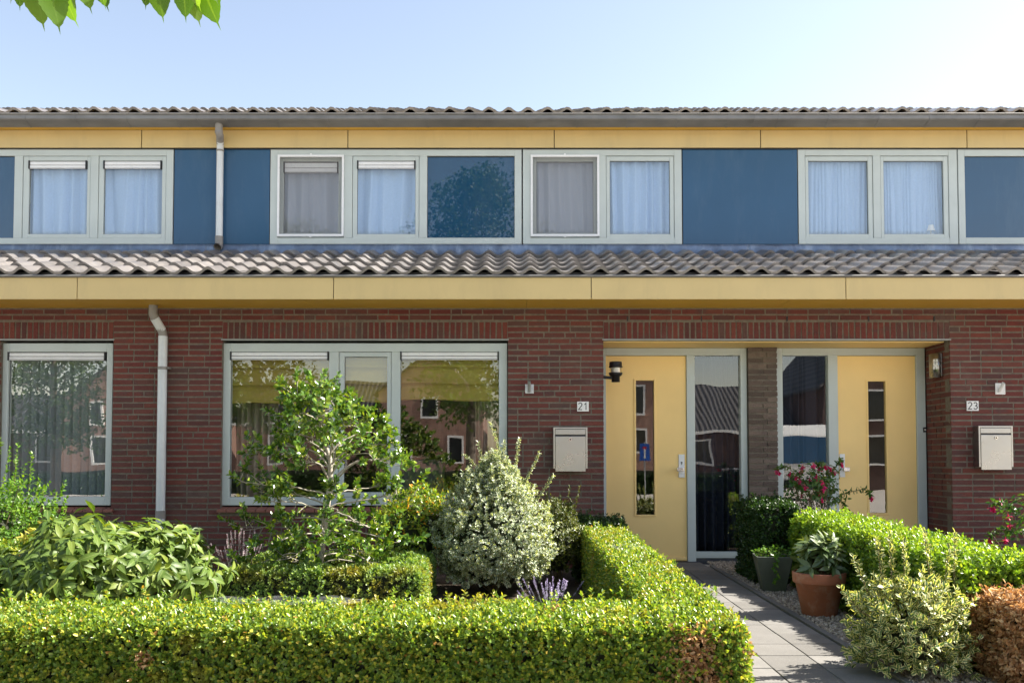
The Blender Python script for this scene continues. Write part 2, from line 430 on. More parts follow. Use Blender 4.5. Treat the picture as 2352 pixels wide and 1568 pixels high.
def hedge(name, label, cat, box, dens, mat, L=.028, faces='tfblr', group=None, rough=.02, sprigs=0, kk=6, rr=.07, dead=None, core=.06, shape='box'):
    """box: x0,x1,y0,y1,h(front),h(back) above the ground; a clipped hedge of leafy shoots on a solid core darkened as shade between the leaves"""
    x0, x1, y0, y1, h0, h1 = box
    th = thing(name, ((x0+x1)/2, (y0+y1)/2, ground((y0+y1)/2)), label, cat, group)
    areas = {'t': (x1-x0)*(y1-y0), 'f': (x1-x0)*h0, 'b': (x1-x0)*h1, 'l': (y1-y0)*h0, 'r': (y1-y0)*h0}
    pts = []
    for f in faces:
        n = int(areas[f]*dens*(1.0 if f != 't' else 1.15)); u = rng.random((n, 3))
        if f == 't': u[:, 2] = 1
        if f == 'f': u[:, 1] = 0
        if f == 'b': u[:, 1] = 1
        if f == 'l': u[:, 0] = 0
        if f == 'r': u[:, 0] = 1
        pts.append(u)
    u = np.concatenate(pts); n = len(u)
    Y = y0+(y1-y0)*u[:, 1]; hh = h0+(h1-h0)*u[:, 1]
    g = 0.0152*np.minimum(Y, 0)
    p = np.stack([x0+(x1-x0)*u[:, 0], Y, u[:, 2]*hh], 1)
    lo = np.array([x0+rr, y0+rr, -1]); 
    q = np.stack([np.clip(p[:, 0], x0+rr, x1-rr), np.clip(p[:, 1], y0+rr, y1-rr), np.minimum(p[:, 2], hh-rr)], 1)
    nn = norm(p-q); 
    p = q + nn*rr + nn*(wob(p, 5, len(name))*rough + wob(p, 14, 3)*rough*.6)[:, None]
    p -= nn*(rng.random(n)**1.5*.055)[:, None]
    p[:, 2] += g
    if sprigs:
        s = (rng.random(n) < sprigs) & (nn[:, 2] > .6)
        p[s] += np.array([0, 0, 1])*(rng.random(s.sum())*.06+.01)[:, None]
    D = norm(nn + np.array([0, 0, .55]) + rng.normal(0, .32, (n, 3)))
    P, DD, NN = shoots(p, D, kk, L*1.1)
    sz = L*rng.uniform(.7, 1.15, len(P))
    if dead is not None:
        near = np.zeros(len(P), bool)
        for (cx, cy, cz, r) in dead:
            dist = np.linalg.norm((P-np.array([cx, cy, cz]))*np.array([1, 1, .8]), axis=1) + rng.normal(0, .35*r, len(P))
            near |= dist < r
        leaf_obj('dead_leaves', P[near], norm(DD[near]+rng.normal(0, .4, (near.sum(), 3))), NN[near]+rng.normal(0, .5, (near.sum(), 3)), sz[near]*1.05, sz[near]*.5, M['dead_leaf'], th, fold=.7, curl=.35)
        P, DD, NN, sz = P[~near], DD[~near], NN[~near], sz[~near]
    leaf_obj('foliage', P, DD, NN, sz, sz*.58, M[mat], th, fold=.35, curl=.12)
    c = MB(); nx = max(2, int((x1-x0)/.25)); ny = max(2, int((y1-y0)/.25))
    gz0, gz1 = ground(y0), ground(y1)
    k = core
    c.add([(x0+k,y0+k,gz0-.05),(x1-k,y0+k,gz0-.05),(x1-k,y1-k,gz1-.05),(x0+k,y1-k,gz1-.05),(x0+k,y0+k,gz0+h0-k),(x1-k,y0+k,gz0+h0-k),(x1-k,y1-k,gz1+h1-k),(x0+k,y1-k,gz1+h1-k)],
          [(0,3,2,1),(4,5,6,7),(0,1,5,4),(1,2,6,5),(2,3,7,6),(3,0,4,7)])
    c.build('twig_shade_core', M['hedge_core'], th)
    return th

def bush_points(c, r, n, seed=0, lump=.18, shell=.35, zmin=None, dmin=-.25):
    d = rand_dirs(n); d[:, 2] = np.where(d[:, 2] < dmin, -d[:, 2], d[:, 2])
    rad = (1 + lump*wob(d*2.2, 1.3, seed) + lump*.5*wob(d*5, 1.5, seed+4)) * (1 - shell*rng.random(n)**1.6)
    p = np.array(c) + d*rad[:, None]*np.array(r)
    nn = norm(d/np.array(r))
    if zmin is not None:
        k = p[:, 2] > zmin; p, nn = p[k], nn[k]
    return p, nn
def stems_mb(base, tips, r0=.006, n=5, bow=.15):
    mb = MB()
    for t in tips:
        b = Vector(base) + Vector((random.uniform(-.04, .04), random.uniform(-.04, .04), 0)); t = Vector(t)
        mid = (b+t)/2 + Vector((random.uniform(-1, 1), random.uniform(-1, 1), random.uniform(.2, 1)))*bow*(t-b).length
        pts = [b, b.lerp(mid, .6), mid.lerp(t, .4), t]
        mb.tube(pts, [r0, r0*.8, r0*.6, r0*.3], n)
    return mb
def core_mb(c, r, k=.62, seed=0):
    mb = MB(); nu, nv = 18, 10; vs = []; fs = []
    for j in range(nv+1):
        ph = -math.pi*.35 + (math.pi*.85)*j/nv
        for i in range(nu):
            th = 2*math.pi*i/nu
            d = np.array([[math.cos(ph)*math.cos(th), math.cos(ph)*math.sin(th), math.sin(ph)]])
            rad = k*(1+.18*wob(d*2.2, 1.3, seed)[0])
            vs.append(tuple(np.array(c)+d[0]*rad*np.array(r)))
    for j in range(nv):
        for i in range(nu):
            fs.append((j*nu+i, j*nu+(i+1) % nu, (j+1)*nu+(i+1) % nu, (j+1)*nu+i))
    return mb.add(vs, fs, True)
#BUILD

# ================================================================== GROUND, STREET, PATH
mb = MB()
ys = [-300, -9.5, 0, 300]; zs = [ground(-9.5)-.02, ground(-9.5)-.02, -.02, -.02]
for i in range(3):
    mb.quad((-300, ys[i], zs[i]), (300, ys[i], zs[i]), (300, ys[i+1], zs[i+1]), (-300, ys[i+1], zs[i+1]))
m = N('street_paving'); m.set(Roughness=.9)
br = m.n('TexBrick'); br.inputs['Scale'].default_value = 1; br.inputs['Brick Width'].default_value = .21; br.inputs['Row Height'].default_value = .105
br.inputs['Mortar Size'].default_value = .004
for i, c in (('Color1', (.48, .44, .39, 1)), ('Color2', (.54, .50, .44, 1)), ('Mortar', (.30, .28, .25, 1))): br.inputs[i].default_value = c
m.l(m.coord(), br.inputs['Vector']); m.l(m.mix(m.ramp(m.noise(.5, 5), [(.3, (0,0,0)), (.8, (.5,)*3)]), br.outputs[0], (.50, .47, .42)), m.p.inputs['Base Color'])
tag(mb.build('ground', m.m), kind='structure')
mb = MB(); mb.quad((-12, -6.1, ground(-6.1)-.008), (1.17, -6.1, ground(-6.1)-.008), (1.17, .0, -.008), (-12, .0, -.008))
mb.quad((2.13, -5.5, ground(-5.5)-.008), (12, -5.5, ground(-5.5)-.008), (12, 0, -.008), (2.13, 0, -.008))
m = N('garden_soil'); m.set(Roughness=.95)
c = m.ramp(m.noise(9, 8, .7), [(.3, (.045, .032, .022)), (.55, (.085, .062, .042)), (.75, (.16, .125, .085))]); m.l(c, m.p.inputs['Base Color'])
m.bump(m.noise(50, 5, .7), .8, .03)
tag(mb.build('garden_soil', m.m), kind='structure')
# concrete flag path
m = N('flagstone'); m.set(Roughness=.85)
c = m.ramp(m.island(), [(0, (.115, .109, .100)), (.5, (.145, .138, .127)), (1, (.175, .167, .155))])
c = m.mix(m.ramp(m.noise(5, 7, .7), [(.4, (0,0,0)), (.75, (.55,)*3)]), c, (.085, .08, .07))
c = m.mix(m.ramp(m.noise(140, 2, .6), [(.55, (0,0,0)), (.7, (.5,)*3)]), c, (.24, .235, .22))
m.l(c, m.p.inputs['Base Color']); m.bump(m.noise(160, 3), .25, .003)
mb = MB()
for i in range(3):
    for j in range(32):
        x0 = 1.20+.3*i+.003; y1 = .10-.3*j-.003; x1 = x0+.294; y0 = y1-.294
        if y0 < -9.4: continue
        dz = random.uniform(-.002, .002); z0 = ground(y0)+.012+dz; z1 = ground(y1)+.012+dz
        mb.add([(x0,y0,z0-.05),(x1,y0,z0-.05),(x1,y1,z1-.05),(x0,y1,z1-.05),(x0,y0,z0),(x1,y0,z0),(x1,y1,z1),(x0,y1,z1)],
               [(4,5,6,7),(0,1,5,4),(1,2,6,5),(2,3,7,6),(3,0,4,7)])
mb.box(1.0, 2.1, .105, .56, -.05, .004)
tag(mb.build('path', m.m, bevel=.004), kind='structure')
mb = MB()
y = .1
while y > -5.4:
    y2 = y-.995; mb.add([(2.104,y2,ground(y2)-.06),(2.154,y2,ground(y2)-.06),(2.154,y,ground(y)-.06),(2.104,y,ground(y)-.06),
        (2.104,y2,ground(y2)+.026),(2.154,y2,ground(y2)+.026),(2.154,y,ground(y)+.026),(2.104,y,ground(y)+.026)], [(4,5,6,7),(0,1,5,4),(1,2,6,5),(2,3,7,6),(3,0,4,7)]); y -= 1.0
tag(mb.build('path_edging', m.m, bevel=.004), kind='structure')
# gravel
def gravel(name, x0, x1, y0, y1, n, cols, smin=.006, smax=.013):
    m = N(name+'_stone'); m.set(Roughness=.8); m.l(m.ramp(m.island(), cols), m.p.inputs['Base Color'])
    ico = np.array([(0,0,1),(.89,0,.45),(.28,.85,.45),(-.72,.53,.45),(-.72,-.53,.45),(.28,-.85,.45),(.72,.53,-.45),(-.28,.85,-.45),(-.89,0,-.45),(-.28,-.85,-.45),(.72,-.53,-.45),(0,0,-1)])
    fi = np.array([(0,1,2),(0,2,3),(0,3,4),(0,4,5),(0,5,1),(1,6,2),(2,7,3),(3,8,4),(4,9,5),(5,10,1),(2,6,7),(3,7,8),(4,8,9),(5,9,10),(1,10,6)])
    u = rng.random((n, 3)); p = np.stack([x0+(x1-x0)*u[:, 0], y0+(y1-y0)*u[:, 1], np.zeros(n)], 1); p[:, 2] = .0152*np.minimum(p[:, 1], 0)+.004+u[:, 2]*.012
    s = rng.uniform(smin, smax, (n, 1, 1))*rng.uniform(.6, 1.4, (n, 1, 3))
    V = p[:, None, :] + (ico[None]*rng.uniform(.8, 1.2, (n, 12, 1)))*s
    me = bpy.data.meshes.new(name); nf = n*15
    me.vertices.add(n*12); me.vertices.foreach_set('co', V.astype(np.float32).ravel())
    idx = (np.arange(n)[:, None, None]*12+fi[None]).ravel(); me.loops.add(len(idx)); me.loops.foreach_set('vertex_index', idx.astype(np.int32))
    me.polygons.add(nf); me.polygons.foreach_set('loop_start', np.arange(0, nf*3, 3, dtype=np.int32)); me.polygons.foreach_set('loop_total', np.full(nf, 3, np.int32))
    me.update(calc_edges=True); me.materials.append(m.m)
    o = bpy.data.objects.new(name, me); COL.objects.link(o); return tag(o, kind='stuff', label=None)
g = gravel('gravel', 2.16, 2.62, -4.6, .5, 9000, [(0, (.16, .13, .10)), (.5, (.30, .245, .18)), (1, (.46, .40, .32))])
tag(g, 'beige pebble strip between the flagstone path and the hedge', 'gravel')
g = gravel('gravel', -2.6, -2.05, -3.6, -1.4, 4500, [(0, (.30, .27, .24)), (.5, (.45, .41, .37)), (1, (.58, .54, .50))])
tag(g, 'pale pebbles beside the low square hedge', 'gravel')

# ================================================================== TERRACED HOUSES
XA, XB, XL, XR = -3.655, 2.82, -10.0, 9.3
YU = 1.10                                                  # upper wall plane
ZT = 2.740                                                 # underside of the canopy
HG = 'terraced houses in the row'
h19 = thing('terraced_house', (-6.8, 3.5, 0), 'left terraced house of the row, tall window with vertical blinds and no door in view', 'house', HG)
h21 = thing('terraced_house', (-.4, 3.5, 0), 'middle terraced house with number 21, broad front window and yellow door left of the pier', 'house', HG)
h23 = thing('terraced_house', (6.0, 3.5, 0), 'right terraced house with number 23, yellow door right of the brown pier', 'house', HG)
def HX(x): return h19 if x < XA else (h21 if x < XB else h23)
EXT = {h19: (XL, XA), h21: (XA, XB), h23: (XB, XR)}

# openings (x0, x1, z0, z1)
W19 = (X(-3, 975, 0), X(258, 975, 0)); W21 = (X(508, 975, 0), X(1166.5, 975, 0))
RC = (X(1386, 900, 0), X(2184, 900, 0))
ZW0, ZW1 = Z(1163, 0), 2.4275
ZSILL = ZW0 - .075
opens = [(W19[0], W19[1], ZSILL, ZW1), (W21[0], W21[1], ZSILL, ZW1), (RC[0], RC[1], -.2, ZW1),
         (-8.6, -6.4, ZSILL, ZW1), (7.2, 8.9, ZSILL, ZW1)]
sold = [(W19[0]-.03, W19[1]+.0), (W21[0]-.0, W21[1]+.0), (RC[0], RC[1]), (-8.6, -6.4), (7.2, 8.9)]
def free(x0, x1, zc, extra=()):
    iv = [(x0, x1)]
    for a, b, z0, z1 in list(opens)+list(extra):
        if z0 < zc < z1:
            nx = []
            for p, q in iv:
                if b <= p or a >= q: nx.append((p, q)); continue
                if a > p: nx.append((p, a))
                if b < q: nx.append((b, q))
            iv = nx
    return iv
def brick(mb, x0, x1, z0, z1, y=0.0, d=.03):
    j = lambda s: random.uniform(-s, s)
    yy = y + random.uniform(-.002, .003)
    t0, t1 = j(.0025), j(.0025)
    mb.add([(x0+j(.003), yy, z0+j(.002)), (x1+j(.003), yy, z0+j(.002)), (x1+j(.003), yy+t0, z1+j(.002)), (x0+j(.003), yy+t1, z1+j(.002)),
            (x0, y+d, z0), (x1, y+d, z0), (x1, y+d, z1), (x0, y+d, z1)],
           [(0,1,2,3), (4,0,3,7), (1,5,6,2), (3,2,6,7), (4,5,1,0)])
def course(mb, x0, x1, z0, z1, y=0.0, hl=.5):
    J = .0145; x = x0
    first = True
    while x < x1 - .02:
        L = random.choice([.2085, .2085, .2085, .097, .2085, .153 if first else .2085]); first = False
        if x1 - (x+L) < .10: L = x1 - x
        if L > .26: L = .5*L
        brick(mb, x, min(x+L, x1), z0, z1, y); x += L + J
soldext = [(a, b, ZW1, 2.615) for a, b in sold]
for h in (h19, h21, h23):
    a, b = EXT[h]; mb = MB(); mo = MB()
    z = ZT; 
    while z > -.15:
        zc = z - .03
        for p, q in free(a+.004, b-.004, zc, soldext): course(mb, p, q, z-.0455, z)
        z -= .0625
    for p, q in sold:
        if p < b and q > a:
            p2, q2 = max(p, a+.004), min(q, b-.004); n = int(round((q2-p2)/.0625)); s = (q2-p2)/n
            for i in range(n): brick(mb, p2+i*s+.008, p2+(i+1)*s-.008, ZW1+.004, 2.6045)
    # reveals of the door recess
    def reveal(x, sgn):
        zz = ZW1
        while zz > -.1:
            c2 = MB(); course(c2, 0.0, .54, zz-.0455, zz, 0.0)
            # map (x,y) -> (y) along depth
            mb.add([(x + sgn*yv, xv, zv) for xv, yv, zv in c2.v], c2.f); zz -= .0625
        mo.box(x-sgn*(-.008), x+sgn*.1, .012, .54, -.2, ZW1+.0)
    if h is h21: reveal(RC[0], -1)
    if h is h23: reveal(RC[1], 1)
    mb.build('brick_wall', M['brick_red'], h)
    bx = sorted(set([a, b] + [v for o in opens for v in o[:2] if a < v < b]))
    for p, q in zip(bx[:-1], bx[1:]):
        xc = (p+q)/2; zz = -.2
        for o in sorted([o for o in opens if o[0] < xc < o[1]], key=lambda o: o[2]):
            if o[2] > zz: mo.box(p, q, .005, .12, zz, o[2])
            zz = o[3]
        mo.box(p, q, .005, .12, zz, ZT+.2)
    mo.build('mortar', M['mortar'], h)
    # steel lintels
    for p, q in sold:
        lm = MB()
        if a < (p+q)/2 < b or (p < b < q and h is h21) or (p < a < q and h is h23):
            lm.box(max(p, a)-.01 if p > a else a+.001, min(q, b)+.01 if q < b else b-.001, -.008, .10, ZW1-.014, ZW1-.002)
        if lm.v: lm.build('lintel', M['steel_lintel'], h)
    # rooms, rear and party walls, so that the panes look into dark rooms
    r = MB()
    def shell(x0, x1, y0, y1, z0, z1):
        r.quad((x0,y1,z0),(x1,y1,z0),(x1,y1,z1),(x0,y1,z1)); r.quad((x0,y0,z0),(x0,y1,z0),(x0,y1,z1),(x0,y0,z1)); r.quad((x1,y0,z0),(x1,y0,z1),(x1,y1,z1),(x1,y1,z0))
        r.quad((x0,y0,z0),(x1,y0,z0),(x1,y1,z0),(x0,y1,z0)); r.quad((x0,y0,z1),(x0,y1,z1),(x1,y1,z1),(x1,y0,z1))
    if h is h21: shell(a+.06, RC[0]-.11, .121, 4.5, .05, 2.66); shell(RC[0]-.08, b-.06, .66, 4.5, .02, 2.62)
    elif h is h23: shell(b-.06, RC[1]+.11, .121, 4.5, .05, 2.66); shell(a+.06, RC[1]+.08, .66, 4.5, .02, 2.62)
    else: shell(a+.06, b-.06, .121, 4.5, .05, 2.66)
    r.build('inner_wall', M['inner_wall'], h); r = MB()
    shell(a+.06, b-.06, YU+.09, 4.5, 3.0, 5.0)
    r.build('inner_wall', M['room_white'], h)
    rw = MB(); rw.box(a+.02, b-.02, 8.7, 8.9, -.2, 5.15)
    if h is h19: rw.box(a-.1, a+.02, .0, 8.9, -.2, 3.2); rw.box(a-.1, a+.02, YU, 8.9, 3.2, 5.0)
    if h is h23: rw.box(b-.02, b+.1, .0, 8.9, -.2, 3.2); rw.box(b-.02, b+.1, YU, 8.9, 3.2, 5.0)
    rw.build('outer_wall', M['brick_brown'], h)

# weep slots
for px, py, Y in ((1441, 732, 0), (1611, 732, 0), (1808, 732, 0), (1995, 732, 0), (2146, 732, 0), (533, 1196, 0), (181, 1196, 0)):
    x, z = at(px, py, Y); mb = MB(); mb.box(x-.006, x+.006, -.0055, .02, z-.026, z+.026); mb.build('weep_slot', M['black_plastic'], HX(x))

# canopy -------------------------------------------------------------
YF = -.54
zf0, zf1 = Z(687, YF), Z(637, YF)
jl = [X(p, 662, YF) for p in (-411-588, -411, 177, 766, 1358, 1943, 2530, 3118)]; jl = [XL] + [j for j in jl if XL < j < XR] + [XR]
for a, b in zip(jl[:-1], jl[1:]):
    mb = MB(); mb.box(a+.004, b-.004, YF, YF+.02, zf0, zf1); mb.build('fascia_board', M['yellow_board'], HX((a+b)/2), bevel=.002)
for h in (h19, h21, h23):
    a, b = EXT[h]
    cuts = [a] + [X(p, 698, -.3) for p in (706, 1210, 1800) if a < X(p, 698, -.3) < b] + [b]
    for p, q in zip(cuts[:-1], cuts[1:]):
        mb = MB(); mb.box(p+.0015, q-.0015, YF+.022, -.001, zf0+.006, zf0+.02); mb.build('soffit', M['soffit_bounce_tint'], h)
    mb = MB(); mb.box(a, b, YF+.03, YF+.05, zf0+.021, zf1-.002); mb.box(a, b, YF+.05, .12, ZT+.21, ZT+.23); mb.build('canopy_frame', M['dark_wood'], h)
    mb = MB(); mb.tube([(a, YF-.012, zf1+.012), (b, YF-.012, zf1+.012)], .013, 10); mb.prism_x([(YF-.006, zf1-.004), (YF+.1, zf1-.0), (YF+.1, zf1+.006), (YF-.006, zf1+.003)], a, b)
    mb.build('eave_trim', M['zinc'], h)

def prof(u):
    c = .5+.5*math.cos(2*math.pi*(u-.62))
    return .056*(c**1.35)
def tile_field(name, parent, x0, x1, y0, z0, run, rise, rows, dense=True):
    """rows of pantiles from the eave (y0,z0) upwards; each tile its own island"""
    n = int(round((x1-x0)/.2313)); wd = (x1-x0)/n; V = []; Fc = []; sm = []
    us = np.linspace(0, 1.0, 12 if dense else 8)
    ps = [prof(u) for u in us]; nu = len(us)
    dy, dz = run/rows, rise/rows; ln = math.hypot(dy, dz); ny, nz = -dz/ln, dy/ln
    for r in range(rows):
        for c in range(n):
            jx, jt, jr = random.uniform(-.004, .004), random.uniform(-.003, .006), random.uniform(-.007, .007)
            b = len(V)
            for t, lift, th in ((0, .036, 0), (1.08, .002, 0), (0, .036, .030)):
                for u, p in zip(us, ps):
                    h = p + lift - th + (jt if t == 0 else 0)
                    yy = y0 + dy*(r+t) + ny*h + (jr if t == 0 else 0); zz = z0 + dz*(r+t) + nz*h
                    V.append((x0 + (c+u*1.02)*wd + jx, yy, zz))
            for i in range(nu-1):
                Fc.append((b+i, b+i+1, b+nu+i+1, b+nu+i)); sm.append(True)
            k = len(V)
            V += V[b:b+nu] ; V += V[b+2*nu:b+3*nu]
            for i in range(nu-1):
                Fc.append((k+nu+i, k+nu+i+1, k+i+1, k+i)); sm.append(False)
            del_ = None
    mb = MB(); mb.v = V; mb.f = Fc; mb.sm = sm
    return mb.build(name, M['roof_tile'], parent)
ye, ze = YF+.005, zf1+.018
run_, rise_ = 1.56, .585
RE_Y, RRUN, RRISE = .885, 4.5, 1.80
RE_Z = Z(249.5, RE_Y) - .078
for h in (h19, h21, h23):
    a, b = EXT[h]
    tile_field('canopy_roof', h, a, b, ye, ze, run_, rise_, 5)
    mb = MB()
    mb.quad((a, ye+.05, ze+.0), (b, ye+.05, ze+.0), (b, ye+run_, ze+rise_-.02), (a, ye+run_, ze+rise_-.02))
    mb.box(a, b, ye+.045, ye+.06, ze-.03, ze+.045)
    mb.build('roof_underlay', M['black_plastic'], h)
    # lead flashing dressed over the tiles
    nx = int((b-a)/.025); vs = []; fs = []
    zb = Z(561, YU-.02)
    for i in range(nx+1):
        x = a+(b-a)*i/nx; u = ((x-a)/((b-a)/round((b-a)/.2313))) % 1.0; p = prof(u)
        vs += [(x, YU-.012, zb+.0), (x, YU-.022+.004*math.sin(x*9), zb-.04), (x, YU-.045, ze+rise_*.97+.012+p*.75), (x, YU-.13, ze+rise_*.93+.006+p*.98)]
    for i in range(nx):
        for k in range(3): fs.append((4*i+k, 4*i+k+1, 4*i+4+k+1, 4*i+4+k))
    mb = MB(); mb.add(vs, [f[::-1] for f in fs], True); fl = mb.build('lead_flashing', M['lead'], h)
    md = fl.modifiers.new('thickness', 'SOLIDIFY'); md.thickness = .003
    # main roof
    tile_field('roof', h, a, b, RE_Y, RE_Z, RRUN, RRISE, 15, False)
    mb = MB(); mb.quad((a, RE_Y+.02, RE_Z-.01), (b, RE_Y+.02, RE_Z-.01), (b, RE_Y+RRUN, RE_Z+RRISE-.02), (a, RE_Y+RRUN, RE_Z+RRISE-.02))
    mb.quad((a, RE_Y+RRUN, RE_Z+RRISE), (b, RE_Y+RRUN, RE_Z+RRISE), (b, 9.2, 5.15), (a, 9.2, 5.15))
    for xx in ([a] if h is h19 else [b] if h is h23 else []):
        mb.add([(xx, RE_Y+.3, 5.0), (xx, 8.9, 5.0), (xx, RE_Y+RRUN, RE_Z+RRISE-.03)], [(0,1,2)])
    mb.build('roof_deck', M['dark_wood'], h)
    mb = MB(); x = a
    while x < b-.05:
        x2 = min(x+.36, b)
        pts = [(RE_Y+RRUN+.11*math.cos(t), RE_Z+RRISE-.05+.10*math.sin(t)+random.uniform(-.002, .002)) for t in np.linspace(-.2, math.pi+.2, 9)]
        mb.prism_x(pts, x+.004, x2-.004); x += .36
    mb.build('ridge', M['roof_tile'], h)
    # gutter
    gy, gz = .745, Z(262, .745)
    pr = [(gy, gz), (gy-.004, gz-.055), (gy+.008, gz-.066), (gy+.15, gz-.098), (gy+.155, gz-.02)]
    mb = MB(); ins = [(y_+.003 if i < 3 else y_-.003, z_+.004) for i, (y_, z_) in enumerate(pr)]
    mb.prism_x(pr + ins[::-1], a+.001, b-.001); mb.tube([(a, gy-.004, gz+.002), (b, gy-.004, gz+.002)], .011, 8)
    mb.build('gutter', M['zinc'], h)
    k = -14
    while k < 15:
        x = X(1212+115.7*k, 272, gy); k += 1
        if a < x < b:
            mb = MB(); o = [(y_-.004, z_-.004) for y_, z_ in pr[:4]]
            mb.prism_x([(gy-.006, gz+.004)] + o + [(gy+.15, gz-.094), (gy+.012, gz-.062), (gy, gz-.052), (gy-.002, gz+.004)], x-.014, x+.014)
            mb.build('gutter_bracket', M['zinc'], h)
    zs0 = Z(299, YU-.04)
    mb = MB(); mb.box(a, b, .80, YU-.042, zs0, zs0+.012); mb.build('soffit', M['soffit_bounce_tint'], h)
    mb = MB(); mb.box(a, b, YU-.02, YU+.1, zs0+.0, 5.28); mb.box(a, b, .885, YU-.02, zs0+.014, zs0+.03); mb.build('eave_beam', M['dark_wood'], h)
ju = [X(325+474*k, 318, YU-.04) for k in range(-4, 9)]; ju = [XL] + [j for j in ju if XL < j < XR] + [XR]
zu0, zu1 = Z(339, YU-.04), Z(299, YU-.04)-.002
for a, b in zip(ju[:-1], ju[1:]):
    mb = MB(); mb.box(a+.005, b-.005, YU-.04, YU-.02, zu0, zu1); mb.build('fascia_board', M['yellow_board'], HX((a+b)/2), bevel=.002)
    # dark strip behind the joints
mb = None
for h in (h19, h21, h23):
    a, b = EXT[h]; mb = MB(); mb.box(a, b, YU-.018, YU-.0, zu0-.01, zs0-.002); mb.build('joint_backing', M['black_plastic'], h)

# ================================================================== WINDOWS
def window(h, px0, px1, py0, py1, Y, holes, hy, name='window', dep=.075):
    """frame with holes [(pxa, pxb)], hole rows hy=(top,bottom) in px; butted bars"""
    pm = (py0+py1)/2; x0, x1 = X(px0, pm, Y), X(px1, pm, Y); z0, z1 = Z(py1, Y), Z(py0, Y); a1, a0 = Z(hy[0], Y), Z(hy[1], Y)
    mb = MB(); xs = [x0] + [X(v, pm, Y) for hh in holes for v in hh] + [x1]
    mb.box(x0, xs[1], Y, Y+dep, z0, z1); mb.box(xs[-2], x1, Y, Y+dep, z0, z1)
    mb.box(xs[1], xs[-2], Y, Y+dep, z0, a0); mb.box(xs[1], xs[-2], Y, Y+dep, a1, z1)
    for i in range(2, len(xs)-2, 2): mb.box(xs[i], xs[i+1], Y, Y+dep, a0, a1)
    return mb.build(name, M['frame_paint'], h, bevel=.004)
def pane(w, pa, pb, qa, qb, Y, off=.035, mat='glass', name='pane'):
    pm = (qa+qb)/2; x0, x1 = X(pa, pm, Y)-.006, X(pb, pm, Y)+.006; z0, z1 = Z(qb, Y)-.006, Z(qa, Y)+.006
    mb = MB()
    if mat in ('glass', 'left_glass'): mb.quad((x0, Y+off, z0), (x1, Y+off, z0), (x1, Y+off, z1), (x0, Y+off, z1))
    else: mb.box(x0, x1, Y+off, Y+off+.02, z0, z1)
    o = mb.build(name, M[mat], w)
    g = MB(); t = .006; g.frame(x0, x1, z0, z1, t*1.6, t*1.6, t*1.6, t*1.6, Y+off-.006, Y+off-.001); g.build('seal', M['black_plastic'], w)
    return o
def sash(w, pa, pb, qa, qb, ga, gb, ha, hb, Y, y_off=.008, mat='frame_paint'):
    pm = (qa+qb)/2; x0, x1 = X(pa, pm, Y)+.004, X(pb, pm, Y)-.004; z0, z1 = Z(qb, Y)+.004, Z(qa, Y)-.004
    mb = MB(); mb.frame(x0, x1, z0, z1, X(ga, pm, Y)-x0, x1-X(gb, pm, Y), Z(hb, Y)-z0, z1-Z(ha, Y), Y+y_off, Y+y_off+.05)
    return mb.build('sash', M[mat], w, bevel=.004)
def vent(w, pa, pb, qa, qb, Y, dark=False):
    pm = (qa+qb)/2; x0, x1 = X(pa, pm, Y), X(pb, pm, Y); z0, z1 = Z(qb, Y), Z(qa, Y); hgt = z1-z0; y0 = Y+.006
    mb = MB()
    mb.box(x0+.018, x1-.018, y0+.012, y0+.028, z0+.004, z1-.002)
    mb.build('vent_body', M['black_plastic'], w)
    mb = MB(); c = hgt*.42
    mb.box(x0+.016, x1-.016, y0, y0+.010, z0+.012, z0+c); mb.box(x0+.016, x1-.016, y0+.002, y0+.011, z0+c+.006, z1-.010)
    mb.box(x0+.016, x1-.016, y0-.004, y0+.010, z0, z0+.007)
    mb.build('vent_grille', M['white_alu'], w, bevel=.0015)
    for s in (x0, x1-.015):
        mb = MB(); mb.box(s, s+.015, y0-.008, y0+.03, z0-.003, z1+.001); mb.build('vent_cap', M['black_plastic'], w)
def curtain(name, px0, px1, py0, py1, Y, folds, amp, mat, label, cat='curtain', group=None, seed=0, tilt=0, pleat=0):
    pm = (py0+py1)/2; x0, x1 = X(px0, pm, Y), X(px1, pm, Y); z0, z1 = Z(py1, Y), Z(py0, Y)
    nx = folds*14; nz = 14; rs = random.Random(seed); ph = [rs.uniform(-.5, .5) for _ in range(folds+3)]; am = [rs.uniform(.55, 1.2) for _ in range(folds+3)]
    vs = []; fs = []
    for j in range(nz+1):
        t = j/nz
        for i in range(nx+1):
            s = i/nx*folds; k = int(s); fr = s-k
            p = ph[k]*(1-fr)+ph[k+1]*fr; a = am[k]*(1-fr)+am[k+1]*fr
            sn = math.sin(2*math.pi*(s+p*(.6+.5*t))); dd = 1.9*amp*a*(.6+.4*(1-t))*(1-2*abs(sn)**.6 if pleat else sn*(.6+.4*abs(sn)))*(.5 if pleat else 1)
            xx = x0+(x1-x0)*i/nx + tilt*(1-t)*math.sin(s*1.3)
            if pleat and t > .72: dd *= 1.0 + .4*math.sin(2*math.pi*s*2)
            vs.append((xx, Y+dd, z0+(z1-z0)*t))
    for j in range(nz):
        for i in range(nx): fs.append((j*(nx+1)+i, j*(nx+1)+i+1, (j+1)*(nx+1)+i+1, (j+1)*(nx+1)+i))
    mb = MB(); mb.add(vs, fs, True)
    o = mb.build(name, M[mat], origin=((x0+x1)/2, Y, z0)); md = o.modifiers.new('thickness', 'SOLIDIFY'); md.thickness = .002
    return tag(o, label, cat, group)
